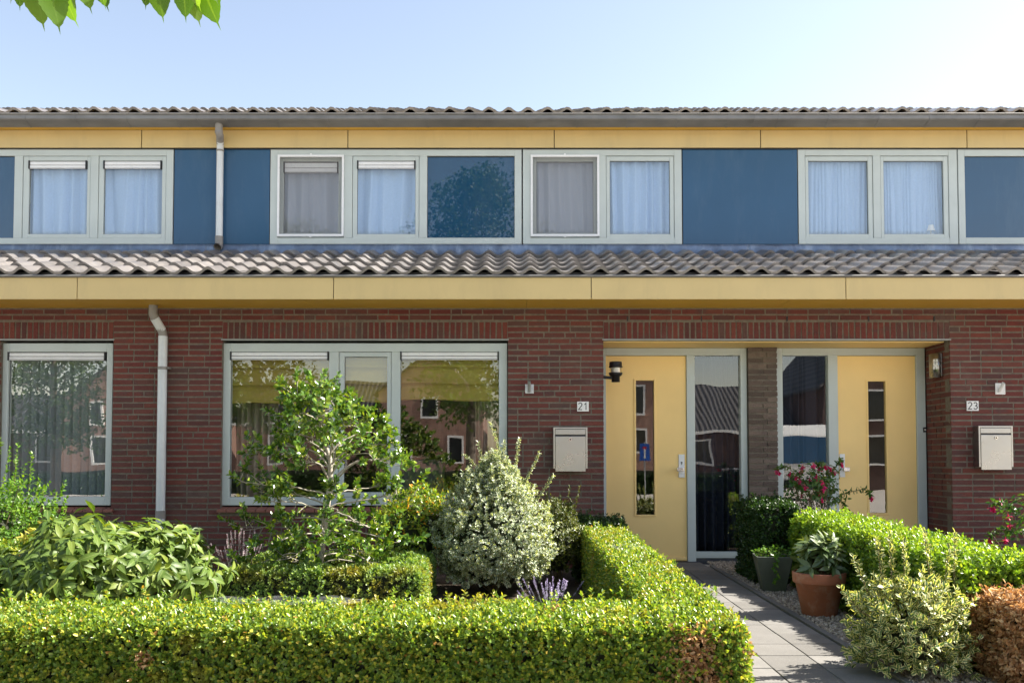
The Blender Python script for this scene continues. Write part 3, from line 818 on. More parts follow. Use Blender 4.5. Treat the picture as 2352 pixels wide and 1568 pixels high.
def panel(h, px0, px1, py0, py1, Y, screws):
    pm = (py0+py1)/2; x0, x1 = X(px0, pm, Y), X(px1, pm, Y); z0, z1 = Z(py1, Y), Z(py0, Y)
    mb = MB(); mb.box(x0, x1, Y, Y+.012, z0, z1); p = mb.build('blue_panel', M['blue_panel'], h, bevel=.0015)
    mb = MB(); mb.box(x0-.02, x1+.02, Y+.02, Y+.05, z0-.0, z1+.02); mb.build('panel_backing', M['black_plastic'], h)
    for sx in screws:
        for qy in (351, 450, 551):
            x, z = at(sx, qy, Y); s = MB()
            s.add([(x+.011*math.cos(t), Y-.001, z+.011*math.sin(t)) for t in np.linspace(0, 2*math.pi, 9)[:-1]] + [(x, Y-.007, z)], [(i, (i+1) % 8, 8) for i in range(8)], True)
            s.build('screw', M['blue_panel'], p)
    return p
Y = YU; T, B = 341.5, 560.5
GT, GB = 369, 537
def upper_sash(w, so, gl, vent_=True, dark=False, gt=GT):
    s = sash(w, so[0], so[1], 358, 547, gl[0], gl[1], gt, GB, Y)
    pane(w, gl[0], gl[1], gt, GB, Y, .035)
    if vent_: vent(w, gl[0], gl[1], gt, gt+18, Y, dark)
# left house, upper floor
w = window(h19, -160, 397, T, B, Y, [(-130, 32), (51, 207), (225, 381)], (358, 546.5))
pane(w, -130, 32, 358, 546.5, Y, .03, 'blue_glass', 'blue_pane')
upper_sash(w, (51, 207), (65, 199)); upper_sash(w, (225, 381), (237, 371))
CG = 'curtains behind the upper windows'
curtain('net_curtain', 60, 204, 366, 540, Y+.115, 5, .022, 'net_curtain', 'pale pleated curtain behind the leftmost upper window, left of its twin', 'curtain', CG, 1)
curtain('net_curtain', 232, 376, 366, 540, Y+.115, 5, .022, 'net_curtain', 'pale pleated curtain in the upper window just left of the blue panel with the downpipe', 'curtain', CG, 2)
panel(h21, 400, 507, T, B, Y+.005, (411,)); panel(h21, 508.5, 619, T, B, Y+.005, (608,))
# middle house
w = window(h21, 620.5, 1198, T, B, Y, [(638, 790), (809, 963), (981, 1182)], (358, 546))
pane(w, 981, 1182, 359, 545, Y, .03, 'blue_glass', 'blue_pane')
upper_sash(w, (809, 963), (820, 954), True, True)
def screened(w, pa, pb, lean):
    s = sash(w, pa, pb, 358, 546, pa+13, pb-13, 371, 535, Y+.05, .0)
    pane(w, pa+13, pb-13, 371, 535, Y+.05, .03)
    pm = 450; x0, x1 = X(pa, pm, Y)-.002, X(pb, pm, Y)+.002; z0, z1 = Z(543.5, Y), Z(356.8, Y); y0 = Y-.022
    mb = MB(); t = .026; mb.frame(x0, x1, z0, z1, t, t, t, t, y0, y0+.02)
    xc = (x0+x1)/2; mb.box(xc-.012, xc+.012, y0+.002, y0+.016, z1+.0, z1+.016); mb.box(xc-.012, xc+.012, y0+.002, y0+.016, z0-.014, z0)
    mb.build('screen_frame', M['white_alu'], w, bevel=.002)
    mb = MB(); mb.quad((x0+t, y0+.01, z0+t), (x1-t, y0+.01, z0+t), (x1-t, y0+.01, z1-t), (x0+t, y0+.01, z1-t)); mb.build('insect_screen', M['insect_mesh'], w)
screened(w, 638, 790, True); vent(w, 651, 777, 372, 396, Y+.05)
curtain('net_curtain', 640, 790, 366, 540, Y+.165, 5, .02, 'grey_curtain', 'grey curtain behind the insect screen right of the downpipe panel', 'curtain', CG, 3)
curtain('net_curtain', 814, 960, 366, 540, Y+.115, 4, .022, 'net_curtain', 'pale curtain with wide folds left of the dark blue glass pane', 'curtain', CG, 4)
w = window(h21, 1201, 1566, T, B, Y, [(1219, 1376), (1392, 1549)], (357.5, 546))
screened(w, 1219, 1376, False)
upper_sash(w, (1392, 1549), (1401, 1539), False)
curtain('net_curtain', 1222, 1376, 366, 540, Y+.165, 6, .016, 'grey_curtain', 'grey curtain behind the insect screen right of the dark blue glass pane', 'curtain', CG, 5)
curtain('net_curtain', 1396, 1545, 366, 540, Y+.115, 7, .016, 'net_curtain', 'pale curtain left of the plain blue panel with nine screws', 'curtain', CG, 6)
panel(h23, 1568.5, 1831.5, T, B, Y+.005, (1578, 1699, 1821))
w = window(h23, 1834, 2199.5, T, B, Y, [(1850, 2006), (2023, 2180)], (357.5, 546))
upper_sash(w, (1850, 2006), (1858, 1995), False); upper_sash(w, (2023, 2180), (2031, 2168.5), False)
curtain('net_curtain', 1852, 2004, 366, 540, Y+.115, 7, .020, 'net_curtain', 'white pleated curtain right of the plain blue panel with nine screws', 'curtain', CG, 7, pleat=1)
curtain('net_curtain', 2026, 2176, 366, 540, Y+.115, 7, .020, 'net_curtain', 'white pleated curtain behind the small white lamp, rightmost upper window', 'curtain', CG, 8, pleat=1)
w = window(h23, 2202, 2580, T, B, Y, [(2217, 2420), (2436, 2565)], (358.5, 545.5))
pane(w, 2217, 2420, 358.5, 545.5, Y, .03, 'blue_glass', 'blue_pane'); pane(w, 2436, 2565, 358.5, 545.5, Y, .03, 'blue_glass', 'blue_pane')
panel(h23, 2583, 2850, T, B, Y+.005, ()); panel(h19, -420, -163, T, B, Y+.005, ())
for h, a, b in ((h19, XL, X(-423, 450, Y)), (h23, X(2853, 450, Y), XR)):
    mb = MB(); mb.box(a, b, Y+.01, Y+.05, Z(B, Y), Z(T, Y)); mb.build('blue_panel', M['blue_panel'], h)
# little lamp on the sill upstairs
x, z = at(2138, 536, Y+.11)
t = thing('table_lamp', (x, Y+.11, z-.02), 'small white lamp standing on the sill of the rightmost upper window', 'lamp')
mb = MB(); mb.lathe(x, Y+.11, [(.0, z-.02), (.035, z-.02), (.035, z-.012), (.008, z-.008), (.006, z+.03)], 14); mb.build('lamp_foot', M['white_lacquer'], t)
mb = MB(); mb.lathe(x, Y+.11, [(.05, z+.025), (.03, z+.10)], 16); mb.build('lamp_shade', M['white_lacquer'], t)

# ground floor windows
Y = .055
w = window(h19, -3, 257, 788, 1160, Y, [(16.5, 243)], (808, 1140))
pane(w, 16.5, 243, 808, 1140, Y, .035, 'left_glass'); vent(w, 17, 242, 808, 827, Y)
w = window(h21, 510, 1165, 788, 1160, Y, [(528, 755), (777, 898.5), (919, 1146)], (808, 1141))
pane(w, 528, 755, 808, 1141, Y, .035); pane(w, 919, 1146, 808, 1141, Y, .035)
vent(w, 528, 755, 807, 826, Y); vent(w, 919, 1146, 807, 826, Y)
sash(w, 777, 898.5, 808, 1141, 790, 888.5, 819, 1130, Y); pane(w, 790, 888.5, 819, 1130, Y, .04)
w = window(h19, X(0,0,0) and 1176-8.6*217, 1176-6.4*217, 788, 1160, Y, [(1176-8.52*217, 1176-6.48*217)], (808, 1140)); pane(w, 1176-8.52*217, 1176-6.48*217, 808, 1140, Y)
w = window(h23, 1176+7.2*217, 1176+8.9*217, 788, 1160, Y, [(1176+7.28*217, 1176+8.82*217)], (808, 1140)); pane(w, 1176+7.28*217, 1176+8.82*217, 808, 1140, Y)
for h, (a, b) in ((h19, W19), (h21, W21)):
    mb = MB(); n = int(round((b-a+.06)/.105)); s = (b-a+.06)/n
    for i in range(n):
        x0, x1 = a-.03+i*s+.0035, a-.03+(i+1)*s-.0035; zt = ZW0-.004
        mb.add([(x0,-.035,zt-.055),(x1,-.035,zt-.055),(x1,.075,zt-.03),(x0,.075,zt-.03),(x0,-.035,zt-.027),(x1,-.035,zt-.027),(x1,.075,zt),(x0,.075,zt)],
               [(0,3,2,1),(4,5,6,7),(0,1,5,4),(1,2,6,5),(2,3,7,6),(3,0,4,7)])
    mb.build('window_sill', M['sill_tile'], h, bevel=.002)
    mb = MB(); mb.box(a-.02, b+.02, .0, .07, ZSILL-.0, ZW0-.032); mb.build('sill_bed', M['mortar'], h)
# vertical blinds of the left window
x0, x1 = X(14, 975, .16), X(246, 975, .16); mb = MB(); n = 12
for i in range(n):
    cx = x0+(x1-x0)*(i+.5)/n; a = R(28+random.uniform(-4, 4)); hw = .052
    pts = [(cx+hw*u*math.cos(a), .17+hw*u*math.sin(a)-.006*(1-u*u)) for u in (-1, -.5, 0, .5, 1)]
    vs = [(px_, py_, Z(1138, .22)) for px_, py_ in pts]+[(px_, py_, Z(806, .22)) for px_, py_ in pts]
    mb.add(vs, [(k, k+1, k+6, k+5) for k in range(4)], True)
mb.box(x0, x1, .145, .185, Z(806, .22), Z(796, .22))
tag(mb.build('vertical_blind', M['blind_cloth'], origin=((x0+x1)/2, .24, Z(1138, .22))), 'grey-green vertical slat blind behind the tall left window', 'blind')
# roman blinds
def roman(px0, px1, pbot, label):
    Y = .15; x0, x1 = X(px0, 900, Y), X(px1, 900, Y); zb = Z(pbot, Y); zt = Z(806, Y); mb = MB()
    pr = [(Y, zt)]; nb = 3
    for i in range(1, nb+1):
        zz = zt+(zb-zt)*i/(nb+.0)
        pr += [(Y+.010, zz+.12), (Y-.006, zz+.03), (Y-.030, zz+.010), (Y-.014, zz-.004), (Y+.0, zz-.001)]
    nx = 24; vs = []; fs = []
    for i in range(nx+1):
        for k, (y_, z_) in enumerate(pr): vs.append((x0+(x1-x0)*i/nx, y_+.004*math.sin(i*.9+k), z_+(.012*math.sin(math.pi*i/nx*2)*(k/len(pr)))))
    q = len(pr)
    for i in range(nx):
        for k in range(q-1): fs.append((i*q+k, i*q+k+1, (i+1)*q+k+1, (i+1)*q+k))
    mb.add(vs, fs, True); o = mb.build('roman_blind', M['roman_cloth'], origin=((x0+x1)/2, Y, zb))
    md = o.modifiers.new('thickness', 'SOLIDIFY'); md.thickness = .003
    tag(o, label, 'blind', 'roman blinds in the broad front window')
roman(520, 762, 927, 'olive roman blind behind the left pane of the broad front window')
roman(778, 902, 922, 'narrow olive roman blind behind the middle sash of the broad front window')
roman(912, 1152, 919, 'olive roman blind behind the right pane of the broad front window')
curtain('drape', 546, 640, 815, 1150, .34, 6, .035, 'brown_drape', 'brown drape at the left side of the broad front window', 'curtain', None, 11)
curtain('drape', 1092, 1160, 815, 1150, .34, 5, .03, 'brown_drape', 'brown drape at the right side of the broad front window', 'curtain', None, 12)
# armchair dimly seen in the room
t = thing('armchair', (-1.15, 1.25, .06), 'grey armchair dimly seen inside the broad front window', 'armchair')
mb = MB(); mb.box(-1.5, -.8, .95, 1.6, .22, .48); mb.build('seat', M['grey_fabric'], t, bevel=.05)
mb = MB(); mb.add([(-1.5,1.5,.48),(-.8,1.5,.48),(-.8,1.7,.48),(-1.5,1.7,.48),(-1.45,1.6,1.15),(-.85,1.6,1.15),(-.85,1.78,1.15),(-1.45,1.78,1.15)],[(0,3,2,1),(4,5,6,7),(0,1,5,4),(1,2,6,5),(2,3,7,6),(3,0,4,7)]); mb.build('backrest', M['grey_fabric'], t, bevel=.05)
for s in (-1.62, -.78):
    mb = MB(); mb.box(s, s+.11, .95, 1.7, .22, .68); mb.build('armrest', M['grey_fabric'], t, bevel=.03)
for lx in (-1.52, -.84):
    for ly in (1.0, 1.6):
        mb = MB(); mb.box(lx, lx+.05, ly, ly+.05, .055, .219); mb.build('leg', M['dark_wood'], t)

# ================================================================== ENTRANCES
YD = .55
zs = ZW1-.012
mb = MB(); mb.box(RC[0]+.012, XB-.001, .102, YD+.02, zs-.012, zs-.001); mb.build('recess_soffit', M['yellow_door'], h21)
mb = MB(); mb.box(XB+.001, RC[1]-.012, .102, YD+.02, zs-.012, zs-.001); mb.build('recess_soffit', M['yellow_door'], h23)
pz = zs-.014
pxa, pxb = X(1720, 1000, .5), X(1787, 1000, .5)
mb = MB(); z = pz; i = 0
while z > -.05:
    if i % 2 == 0: brick(mb, pxa+.002, pxa+.155, z-.0455, z, .5); brick(mb, pxa+.166, pxb-.002, z-.0455, z, .5)
    else: brick(mb, pxa+.002, pxa+.20, z-.0455, z, .5); brick(mb, pxa+.211, pxb-.002, z-.0455, z, .5)
    z -= .0625; i += 1
mb.build('brick_pier', M['brick_brown'], h21)
mb = MB(); mb.box(pxa+.006, pxb-.006, .509, .66, -.1, pz); mb.build('pier_mortar', M['mortar'], h21)
zt0, zt1 = Z(816, YD), pz
zbot = Z(1281, YD)
def entrance(h, xl, xr, door, side, handle_side, gl, mull):
    """xl,xr outer frame x; door,side (px) ; frame bars butted"""
    d0, d1 = X(door[0], 1000, YD), X(door[1], 1000, YD); s0, s1 = X(side[0], 1000, YD), X(side[1], 1000, YD)
    zsb = Z(1267, YD); y0, y1 = YD, YD+.09
    zd0 = Z(1289, YD)
    mb = MB()
    mb.box(xl, min(d0, s0), y0, y1, zd0+.0, zt1); mb.box(max(d1, s1), xr, y0, y1, zd0, zt1)
    mb.box(min(d0, s0), max(d1, s1), y0, y1, zt0, zt1)
    m0, m1 = (d1, s0) if d0 < s0 else (s1, d0)
    mb.box(m0, m1, y0, y1, zd0, zt0)
    mb.box(s0, s1, y0, y1, zbot, zsb)
    f = mb.build('door_frame', M['frame_paint'], h, bevel=.004)
    mb = MB(); mb.box(s0, s1, y0-.004, y0-.0005, zsb-.045, zsb-.03); mb.build('rail_drip', M['frame_paint'], f)
    mb = MB(); mb.box(xl, xr, y0-.02, y1+.03, zd0-.06, zd0-.001); mb.box(s0, s1, y0+.01, y1, zd0, zbot-.001); mb.build('threshold', M['dark_sill'], h)
    mb = MB(); mb.quad((s0-.004, YD+.05, zsb-.004), (s1+.004, YD+.05, zsb-.004), (s1+.004, YD+.05, zt0+.004), (s0-.004, YD+.05, zt0+.004))
    mb.build('sidelight', M['glass'], h)
    # leaf
    yl = YD+.022; g0, g1, gz1, gz0 = X(gl[0], 1000, yl), X(gl[1], 1000, yl), Z(gl[2], yl), Z(gl[3], yl)
    a, b = d0+.004, d1-.004; za, zb = zd0+.006, zt0-.004
    mb = MB(); mb.box(a, g0, yl, yl+.05, za, zb); mb.box(g1, b, yl, yl+.05, za, zb); mb.box(g0, g1, yl, yl+.05, za, gz0); mb.box(g0, g1, yl, yl+.05, gz1, zb)
    dr = mb.build('door', M['yellow_door'], h)
    mb = MB(); t = .018; mb.frame(g0-t, g1+t, gz0-t, gz1+t, t+.004, t+.004, t+.004, t+.004, yl-.010, yl-.0005); mb.build('moulding', M['yellow_door'], dr, bevel=.004)
    mb = MB(); mb.quad((g0-.002, yl+.022, gz0-.002), (g1+.002, yl+.022, gz0-.002), (g1+.002, yl+.022, gz1+.002), (g0-.002, yl+.022, gz1+.002)); mb.build('door_pane', M['glass'], dr)
    mb = MB(); mb.box(a+.01, b-.01, yl-.012, yl-.0005, za+.012, za+.045); mb.build('drip_bar', M['yellow_door'], dr, bevel=.003)
    hp, kn = handle_side
    hx0, hx1 = X(hp[0], 1070, yl), X(hp[1], 1070, yl); hz1, hz0 = Z(hp[2], yl), Z(hp[3], yl)
    mb = MB(); mb.box(hx0, hx1, yl-.012, yl-.0006, hz0, hz1); mb.build('handle_plate', M['white_alu'], dr, bevel=.002)
    mb = MB(); cx = (hx0+hx1)/2; kz = Z(kn[1], yl)
    mb.tube([(cx, yl-.0125, kz), (cx, yl-.05, kz)], .011, 10)
    kx = X(kn[0], 1077, yl-.06); mb.box(min(kx, cx)-.012, max(kx, cx)+.012, yl-.085, yl-.051, kz-.024, kz+.02)
    mb.build('knob', M['chrome'], dr, bevel=.008)
    mb = MB(); mb.tube([(cx, yl-.0125, kz+.075), (cx, yl-.016, kz+.075)], .009, 10); mb.box(cx-.0035, cx+.0035, yl-.0155, yl-.0126, kz+.05, kz+.07); mb.build('keyhole', M['black_plastic'], dr)
    return f
entrance(h21, RC[0]+.004, pxa-.002, (1392, 1578), (1597, 1702), ((1558.5, 1572, 1043, 1096), (1557, 1077)), (1460, 1503, 873, 1182), None)
entrance(h23, pxb+.002, RC[1]-.004, (1926, 2107), (1799, 1904), ((1928, 1940, 1042, 1095), (1948, 1077)), (1994, 2036, 875, 1178), None)
curtain('drape', 1585, 1712, 805, 1275, .74, 7, .03, 'dark_curtain', 'dark blue full-length curtain behind the sidelight of door 21', 'curtain', 'dark curtains behind the door sidelights', 21)
curtain('drape', 1790, 1912, 805, 1275, .74, 6, .03, 'dark_curtain', 'dark curtain behind the sidelight of door 23, by the fuchsia', 'curtain', 'dark curtains behind the door sidelights', 22)

# ================================================================== DOWNPIPES (parts of their houses)
Yp = YU-.06
px = 504.5
x = X(px, 450, Yp)
zt = Z(283, .84)
mb = MB(); xo = X(503, 290, .85)
mb.tube([(xo, .85, zt+.0), (xo, .85, Z(305, .85)), (xo+.005, .87, Z(312, .88)), (x, Yp-.01, Z(324, Yp)), (x, Yp, Z(333, Yp))], .043, 16)
mb.tube([(xo, .85, Z(301, .85)), (xo, .85, Z(306, .85))], .046, 16)
mb.build('downpipe_elbow', M['pipe_grey'], h21)
mb = MB(); mb.tube([(x, Yp, Z(326, Yp)), (x, Yp, Z(546, Yp))], .0405, 18); mb.build('downpipe', M['pipe_pvc'], h21)
mb = MB(); mb.tube([(x, Yp, Z(345, Yp)), (x, Yp, Z(349, Yp))], .0445, 16); mb.build('pipe_clip', M['pipe_grey'], h21)
mb = MB(); z1 = Z(543, Yp); z2 = Z(560, Yp); mb.tube([(x, Yp, z1), (x, Yp, z2), (x-.002, Yp-.012, z2-.03), (x-.004, Yp-.045, z2-.05)], [.046, .046, .046, .046], 16, False)
mb.tube([(x-.004, Yp-.044, z2-.0495), (x-.002, Yp-.012, z2-.03)], [.040, .040], 16, False)
mb.build('pipe_outlet', M['pipe_grey'], h21)
Yp = -.07; x1 = X(371, 1000, Yp); x0 = X(352, 700, -.17)
mb = MB(); mb.tube([(x0, -.17, zf0+.004), (x0, -.17, Z(722, -.17)), (x0+.01, -.165, Z(728, -.17)), (x1-.008, -.075, Z(760, -.08)), (x1, Yp, Z(768, Yp)), (x1, Yp, Z(778, Yp))], .044, 18)
mb.build('downpipe_elbow', M['pipe_grey'], h19)
mb = MB(); a, b = Vector((x0+.012, -.162, Z(730, -.17))), Vector((x1-.010, -.078, Z(758, -.08))); mb.tube([a, b], .0455, 18); mb.build('pipe_offset', M['pipe_pvc'], h19)
mb = MB(); mb.tube([(x1, Yp, Z(772, Yp)), (x1, Yp, -.02)], .0465, 20); mb.build('downpipe', M['pipe_pvc'], h19)
mb = MB(); mb.tube([(x1, Yp, Z(842, Yp)), (x1, Yp, Z(849, Yp))], .050, 18); mb.box(x1+.045, x1+.07, Yp-.01, Yp+.06, Z(847, Yp), Z(843, Yp)); mb.build('pipe_clip', M['pipe_grey'], h19)
mb = MB(); mb.tube([(x1, Yp, Z(1172, Yp)), (x1, Yp, Z(1190, Yp))], .051, 18); mb.build('pipe_socket', M['pipe_grey'], h19)

# ================================================================== THINGS ON THE WALLS
def mailbox(px, pd, label, dx=0):
    """px: casing left/right ; py fixed for number 21, dx shifts"""
    Yf = -.115; lx, rx = X(px[0], 1030, Yf), X(px[1], 1030, Yf); q = pd
    zt, zs_, zd1, zd0, zfl1, zfl0 = [Z(v, Yf) for v in q]
    t = thing('mailbox', ((lx+rx)/2, -.06, zd0), label, 'mailbox', 'steel mailboxes by the front doors')
    mb = MB(); mb.box(lx, lx+.0175, Yf, -.001, zs_, zt); mb.box(rx-.0175, rx, Yf, -.001, zs_, zt); mb.box(lx+.0175, rx-.0175, Yf, -.001, zt-.018, zt); mb.box(lx+.0175, rx-.0175, -.02, -.001, zd0+.02, zt-.018)
    mb.box(lx+.0175, rx-.0175, Yf+.02, -.02, zs_-.0, zs_+.01)
    mb.build('casing', M['stainless'], t, bevel=.002)
    mb = MB(); mb.box(lx+.021, rx-.021, Yf-.004, Yf+.012, zd0, zd1); d = mb.build('door', M['stainless'], t, bevel=.003)
    mb = MB(); mb.box(lx+.021, rx-.021, Yf-.001, Yf+.012, zfl0, zfl1); mb.build('letter_flap', M['stainless'], t, bevel=.002)
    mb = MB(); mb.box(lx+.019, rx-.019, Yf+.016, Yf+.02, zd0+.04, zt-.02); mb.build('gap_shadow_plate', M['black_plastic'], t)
    cx = (lx+rx)/2; cz = zd1-.032
    mb = MB(); mb.tube([(cx, Yf-.0045, cz), (cx, Yf-.012, cz)], .016, 16); l_ = mb.build('lock', M['chrome'], d)
    mb = MB(); mb.tube([(cx, Yf-.0122, cz), (cx, Yf-.0128, cz)], .009, 12); mb.build('lock_core', M['black_plastic'], d)
mailbox((1271, 1349.3), (980.8, 1075.7, 1001.6, 1082.6, 997.7, 985.5), 'steel mailbox under number 21 beside the left yellow door')
mailbox((2248.5, 2327), (977.5, 1072, 998, 1078.5, 994.5, 982.5), 'steel mailbox under number 23 at the right edge')

def ribbon(mb, pts, w_, y0, y1):
    pts = [Vector((p[0], p[1])) for p in pts]; L_, R_ = [], []
    for i, p in enumerate(pts):
        a = (p-pts[i-1]).normalized() if i > 0 else None; b = (pts[i+1]-p).normalized() if i < len(pts)-1 else None
        if a is None: a = b
        if b is None: b = a
        n = Vector((-(a+b).y, (a+b).x)).normalized(); c = max(.45, n.dot(Vector((-a.y, a.x))))
        L_.append(p+n*(w_/2/c)); R_.append(p-n*(w_/2/c))
    k = len(pts); vs = [(v.x, y0, v.y) for v in L_]+[(v.x, y0, v.y) for v in R_]+[(v.x, y1, v.y) for v in L_]+[(v.x, y1, v.y) for v in R_]
    fs = []
    for i in range(k-1):
        fs += [(i, k+i, k+i+1, i+1), (i, i+1, 2*k+i+1, 2*k+i), (k+i+1, k+i, 3*k+i, 3*k+i+1)]
    fs += [(0, 2*k, 3*k, k), (k-1, 2*k-1, 4*k-1, 3*k-1)]
    mb.add(vs, fs)
def arc(cx, cy, rx, ry, a0, a1, n=10): return [(cx+rx*math.cos(R(a0+(a1-a0)*i/n)), cy+ry*math.sin(R(a0+(a1-a0)*i/n))) for i in range(n+1)]
DIG = {'2': [arc(.5, 1.22, .4, .40, 165, -20) + [(.10, .08), (.93, .08)]],
       '1': [[(.18, 1.22), (.55, 1.58), (.55, .02)]],
       '3': [arc(.46, 1.22, .38, .36, 155, -80), [(.40, .86)] + arc(.46, .44, .42, .40, 88, -155)]}
def number_plate(txt, px0, px1, py0, py1, label):
    Y = -.014; x0, x1, z0, z1 = X(px0, 930, Y), X(px1, 930, Y), Z(py1, Y), Z(py0, Y); W = x1-x0; H_ = z1-z0
    t = thing('house_number', ((x0+x1)/2, 0, z0), label, 'house number', 'white house number plates')
    mb = MB(); mb.box(x0, x1, Y, -.0015, z0, z1); mb.build('plate', M['white_lacquer'], t, bevel=.0015)
    dh = H_*.70; sc = dh/1.6; dw = sc*1.0; gap = sc*.28; tot = 2*dw+gap; xx = (x0+x1)/2-tot/2
    for ch in txt:
        mb = MB()
        for k, st in enumerate(DIG[ch]): ribbon(mb, [(xx+p[0]*dw, z0+H_*.15+p[1]*sc) for p in st], sc*.19, Y-.0018-.0005*k, Y-.0004)
        mb.build('digit', M['black_ink'], t); xx += dw+gap
    for sx in (x0+W*.06, x1-W*.06):
        mb = MB(); mb.tube([(sx, Y-.0004, (z0+z1)/2), (sx, Y-.002, (z0+z1)/2)], .0028, 8); mb.build('screw', M['galvanised'], t)
number_plate('21', 1325.8, 1352.4, 921.8, 944.4, 'white number 21 plate on the brick above the mailbox left of the door')
number_plate('23', 2220.8, 2248, 920.5, 943, 'white number 23 plate on the brick right of the door')

def flag_holder(px0, px1, py0, py1, tube, mat, label):
    x0, x1, z0, z1 = X(px0, 890, -.006), X(px1, 890, -.006), Z(py1, -.006), Z(py0, -.006)
    t = thing('flag_holder', ((x0+x1)/2, 0, z0), label, 'flag holder', 'flagpole holders on the brick')
    mb = MB(); mb.box(x0, x1, -.008, -.001, z0, z1); mb.build('plate', M[mat], t, bevel=.003)
    xa, za = at(tube[0], tube[1], -.012); xb, zb = at(tube[2], tube[3], -.075); r = .0165
    mb = MB(); mb.tube([(xa, -.012, za), (xb, -.075, zb)], r, 16, False); mb.tube([(xb, -.075, zb), (xa, -.012, za)], r-.004, 16, False)
    ring = MB(); d = (Vector((xb, -.075, zb))-Vector((xa, -.012, za))).normalized(); mb.tube([Vector((xb, -.075, zb))-d*.002, Vector((xb, -.075, zb))], [r, r-.0005], 16, False)
    mb.build('socket_tube', M[mat], t)
    for sx in (x0+.012, x1-.012):
        mb = MB(); mb.tube([(sx, -.0082, z0+.012), (sx, -.011, z0+.012)], .005, 8); mb.build('screw', M['chrome'], t)
flag_holder(1206, 1226, 882, 903.5, (1216, 899, 1215.5, 875), 'galvanised', 'grey galvanised flagpole holder on the brick right of the broad window')
flag_holder(2286, 2309, 879.5, 905.5, (2295, 899, 2305, 879), 'white_lacquer', 'white painted flagpole holder on the brick above number 23')

# wall lantern of 21, fixed to the reveal
yl = .22; lx = X(1414, 850, yl); zc = Z(838, yl)
t = thing('wall_lamp', (RC[0], yl, Z(878, yl)), 'black round wall lantern with ribbed glass beside door 21', 'wall lamp')
zz = [Z(v, yl) for v in (831, 834, 841, 856, 863, 877)]
mb = MB(); mb.lathe(lx, yl, [(.0, zz[0]), (.066, zz[0]), (.069, zz[1]), (.069, zz[2]), (.075, zz[2]-.004), (.075, zz[2]-.014), (.0, zz[2]-.014)], 28); mb.build('cap', M['black_plastic'], t)
mb = MB(); mb.lathe(lx, yl, [(.062+.004*(i % 2), zz[2]-.015-(zz[2]-.015-zz[3])*i/10) for i in range(11)], 28); mb.build('lens', M['lamp_glass'], t)
mb = MB(); mb.tube([(lx, yl, zz[3]), (lx, yl, zz[2]-.016)], [.046, .050], 16); mb.build('bulb', M['white_lacquer'], t)
mb = MB(); mb.lathe(lx, yl, [(.0, zz[3]), (.075, zz[3]), (.075, zz[3]-.012), (.062, zz[4]), (.045, zz[4]-.006), (.045, zz[5]), (.0, zz[5])], 28); mb.build('holder', M['black_plastic'], t)
mb = MB(); mb.tube([(RC[0]+.004, yl, zz[4]-.012), (lx-.04, yl, zz[4]-.022)], [.018, .016], 10)
mb.add([(RC[0]+.003, yl-.03, zz[5]+.01), (RC[0]+.003, yl+.03, zz[5]+.01), (RC[0]+.003, yl+.03, zz[2]-.0), (RC[0]+.003, yl-.03, zz[2]), (RC[0]+.018, yl-.026, zz[5]+.012), (RC[0]+.018, yl+.026, zz[5]+.012), (RC[0]+.008, yl+.026, zz[2]-.003), (RC[0]+.008, yl-.026, zz[2]-.003)],
       [(0,3,2,1),(4,5,6,7),(0,1,5,4),(1,2,6,5),(2,3,7,6),(3,0,4,7)])
mb.build('bracket', M['black_plastic'], t)
# wall light of 23, half-round shade on the right reveal
xw = RC[1]-.004; yc = .26; z0, z1 = Z(868, yc), Z(813, yc)
t = thing('wall_lamp', (xw, yc, z0), 'beige half-round wall light with slotted front on the brick reveal of door 23', 'wall lamp')
mb = MB(); mb.box(xw-.014, xw-.0005, yc-.10, yc+.095, z0+.015, z1-.002); mb.build('back_plate', M['stainless'], t, bevel=.002)
a = np.linspace(-75, 75, 13); pts = [(xw-.02-.085*math.cos(R(v))+.02, yc+.095*math.sin(R(v))) for v in a]
mb = MB(); n = len(pts); vs = [(p[0], p[1], z0) for p in pts]+[(p[0], p[1], z1) for p in pts]
mb.add(vs, [(i, n+i, n+i+1, i+1) for i in range(n-1)], True); o = mb.build('shade', M['stainless'], t); md = o.modifiers.new('thickness', 'SOLIDIFY'); md.thickness = .003
mb = MB()
for r_ in range(3):
    for s_ in range(2):
        v = -38-s_*17; ps = [(xw-.089*math.cos(R(v+dv)), yc+.099*math.sin(R(v+dv))) for dv in (-7, 7)]
        zz0 = z0+.09+r_*.038
        mb.add([(ps[0][0], ps[0][1], zz0), (ps[1][0], ps[1][1], zz0), (ps[1][0], ps[1][1], zz0+.033), (ps[0][0], ps[0][1], zz0+.033)], [(0,1,2,3)])
mb.build('light_slot', M['white_lacquer'], t)
# door bell
x, z = at(2124.5, 986.5, YD-.012)
t = thing('doorbell', (x, YD, z-.03), 'small black doorbell with white button on the right frame of door 23', 'doorbell')
mb = MB(); mb.box(x-.017, x+.017, YD-.016, YD-.0005, z-.028, z+.028); mb.build('case', M['black_plastic'], t, bevel=.002)
mb = MB(); mb.tube([(x, YD-.0162, z), (x, YD-.019, z)], .009, 12); mb.build('button', M['white_lacquer'], t)
#GARDEN

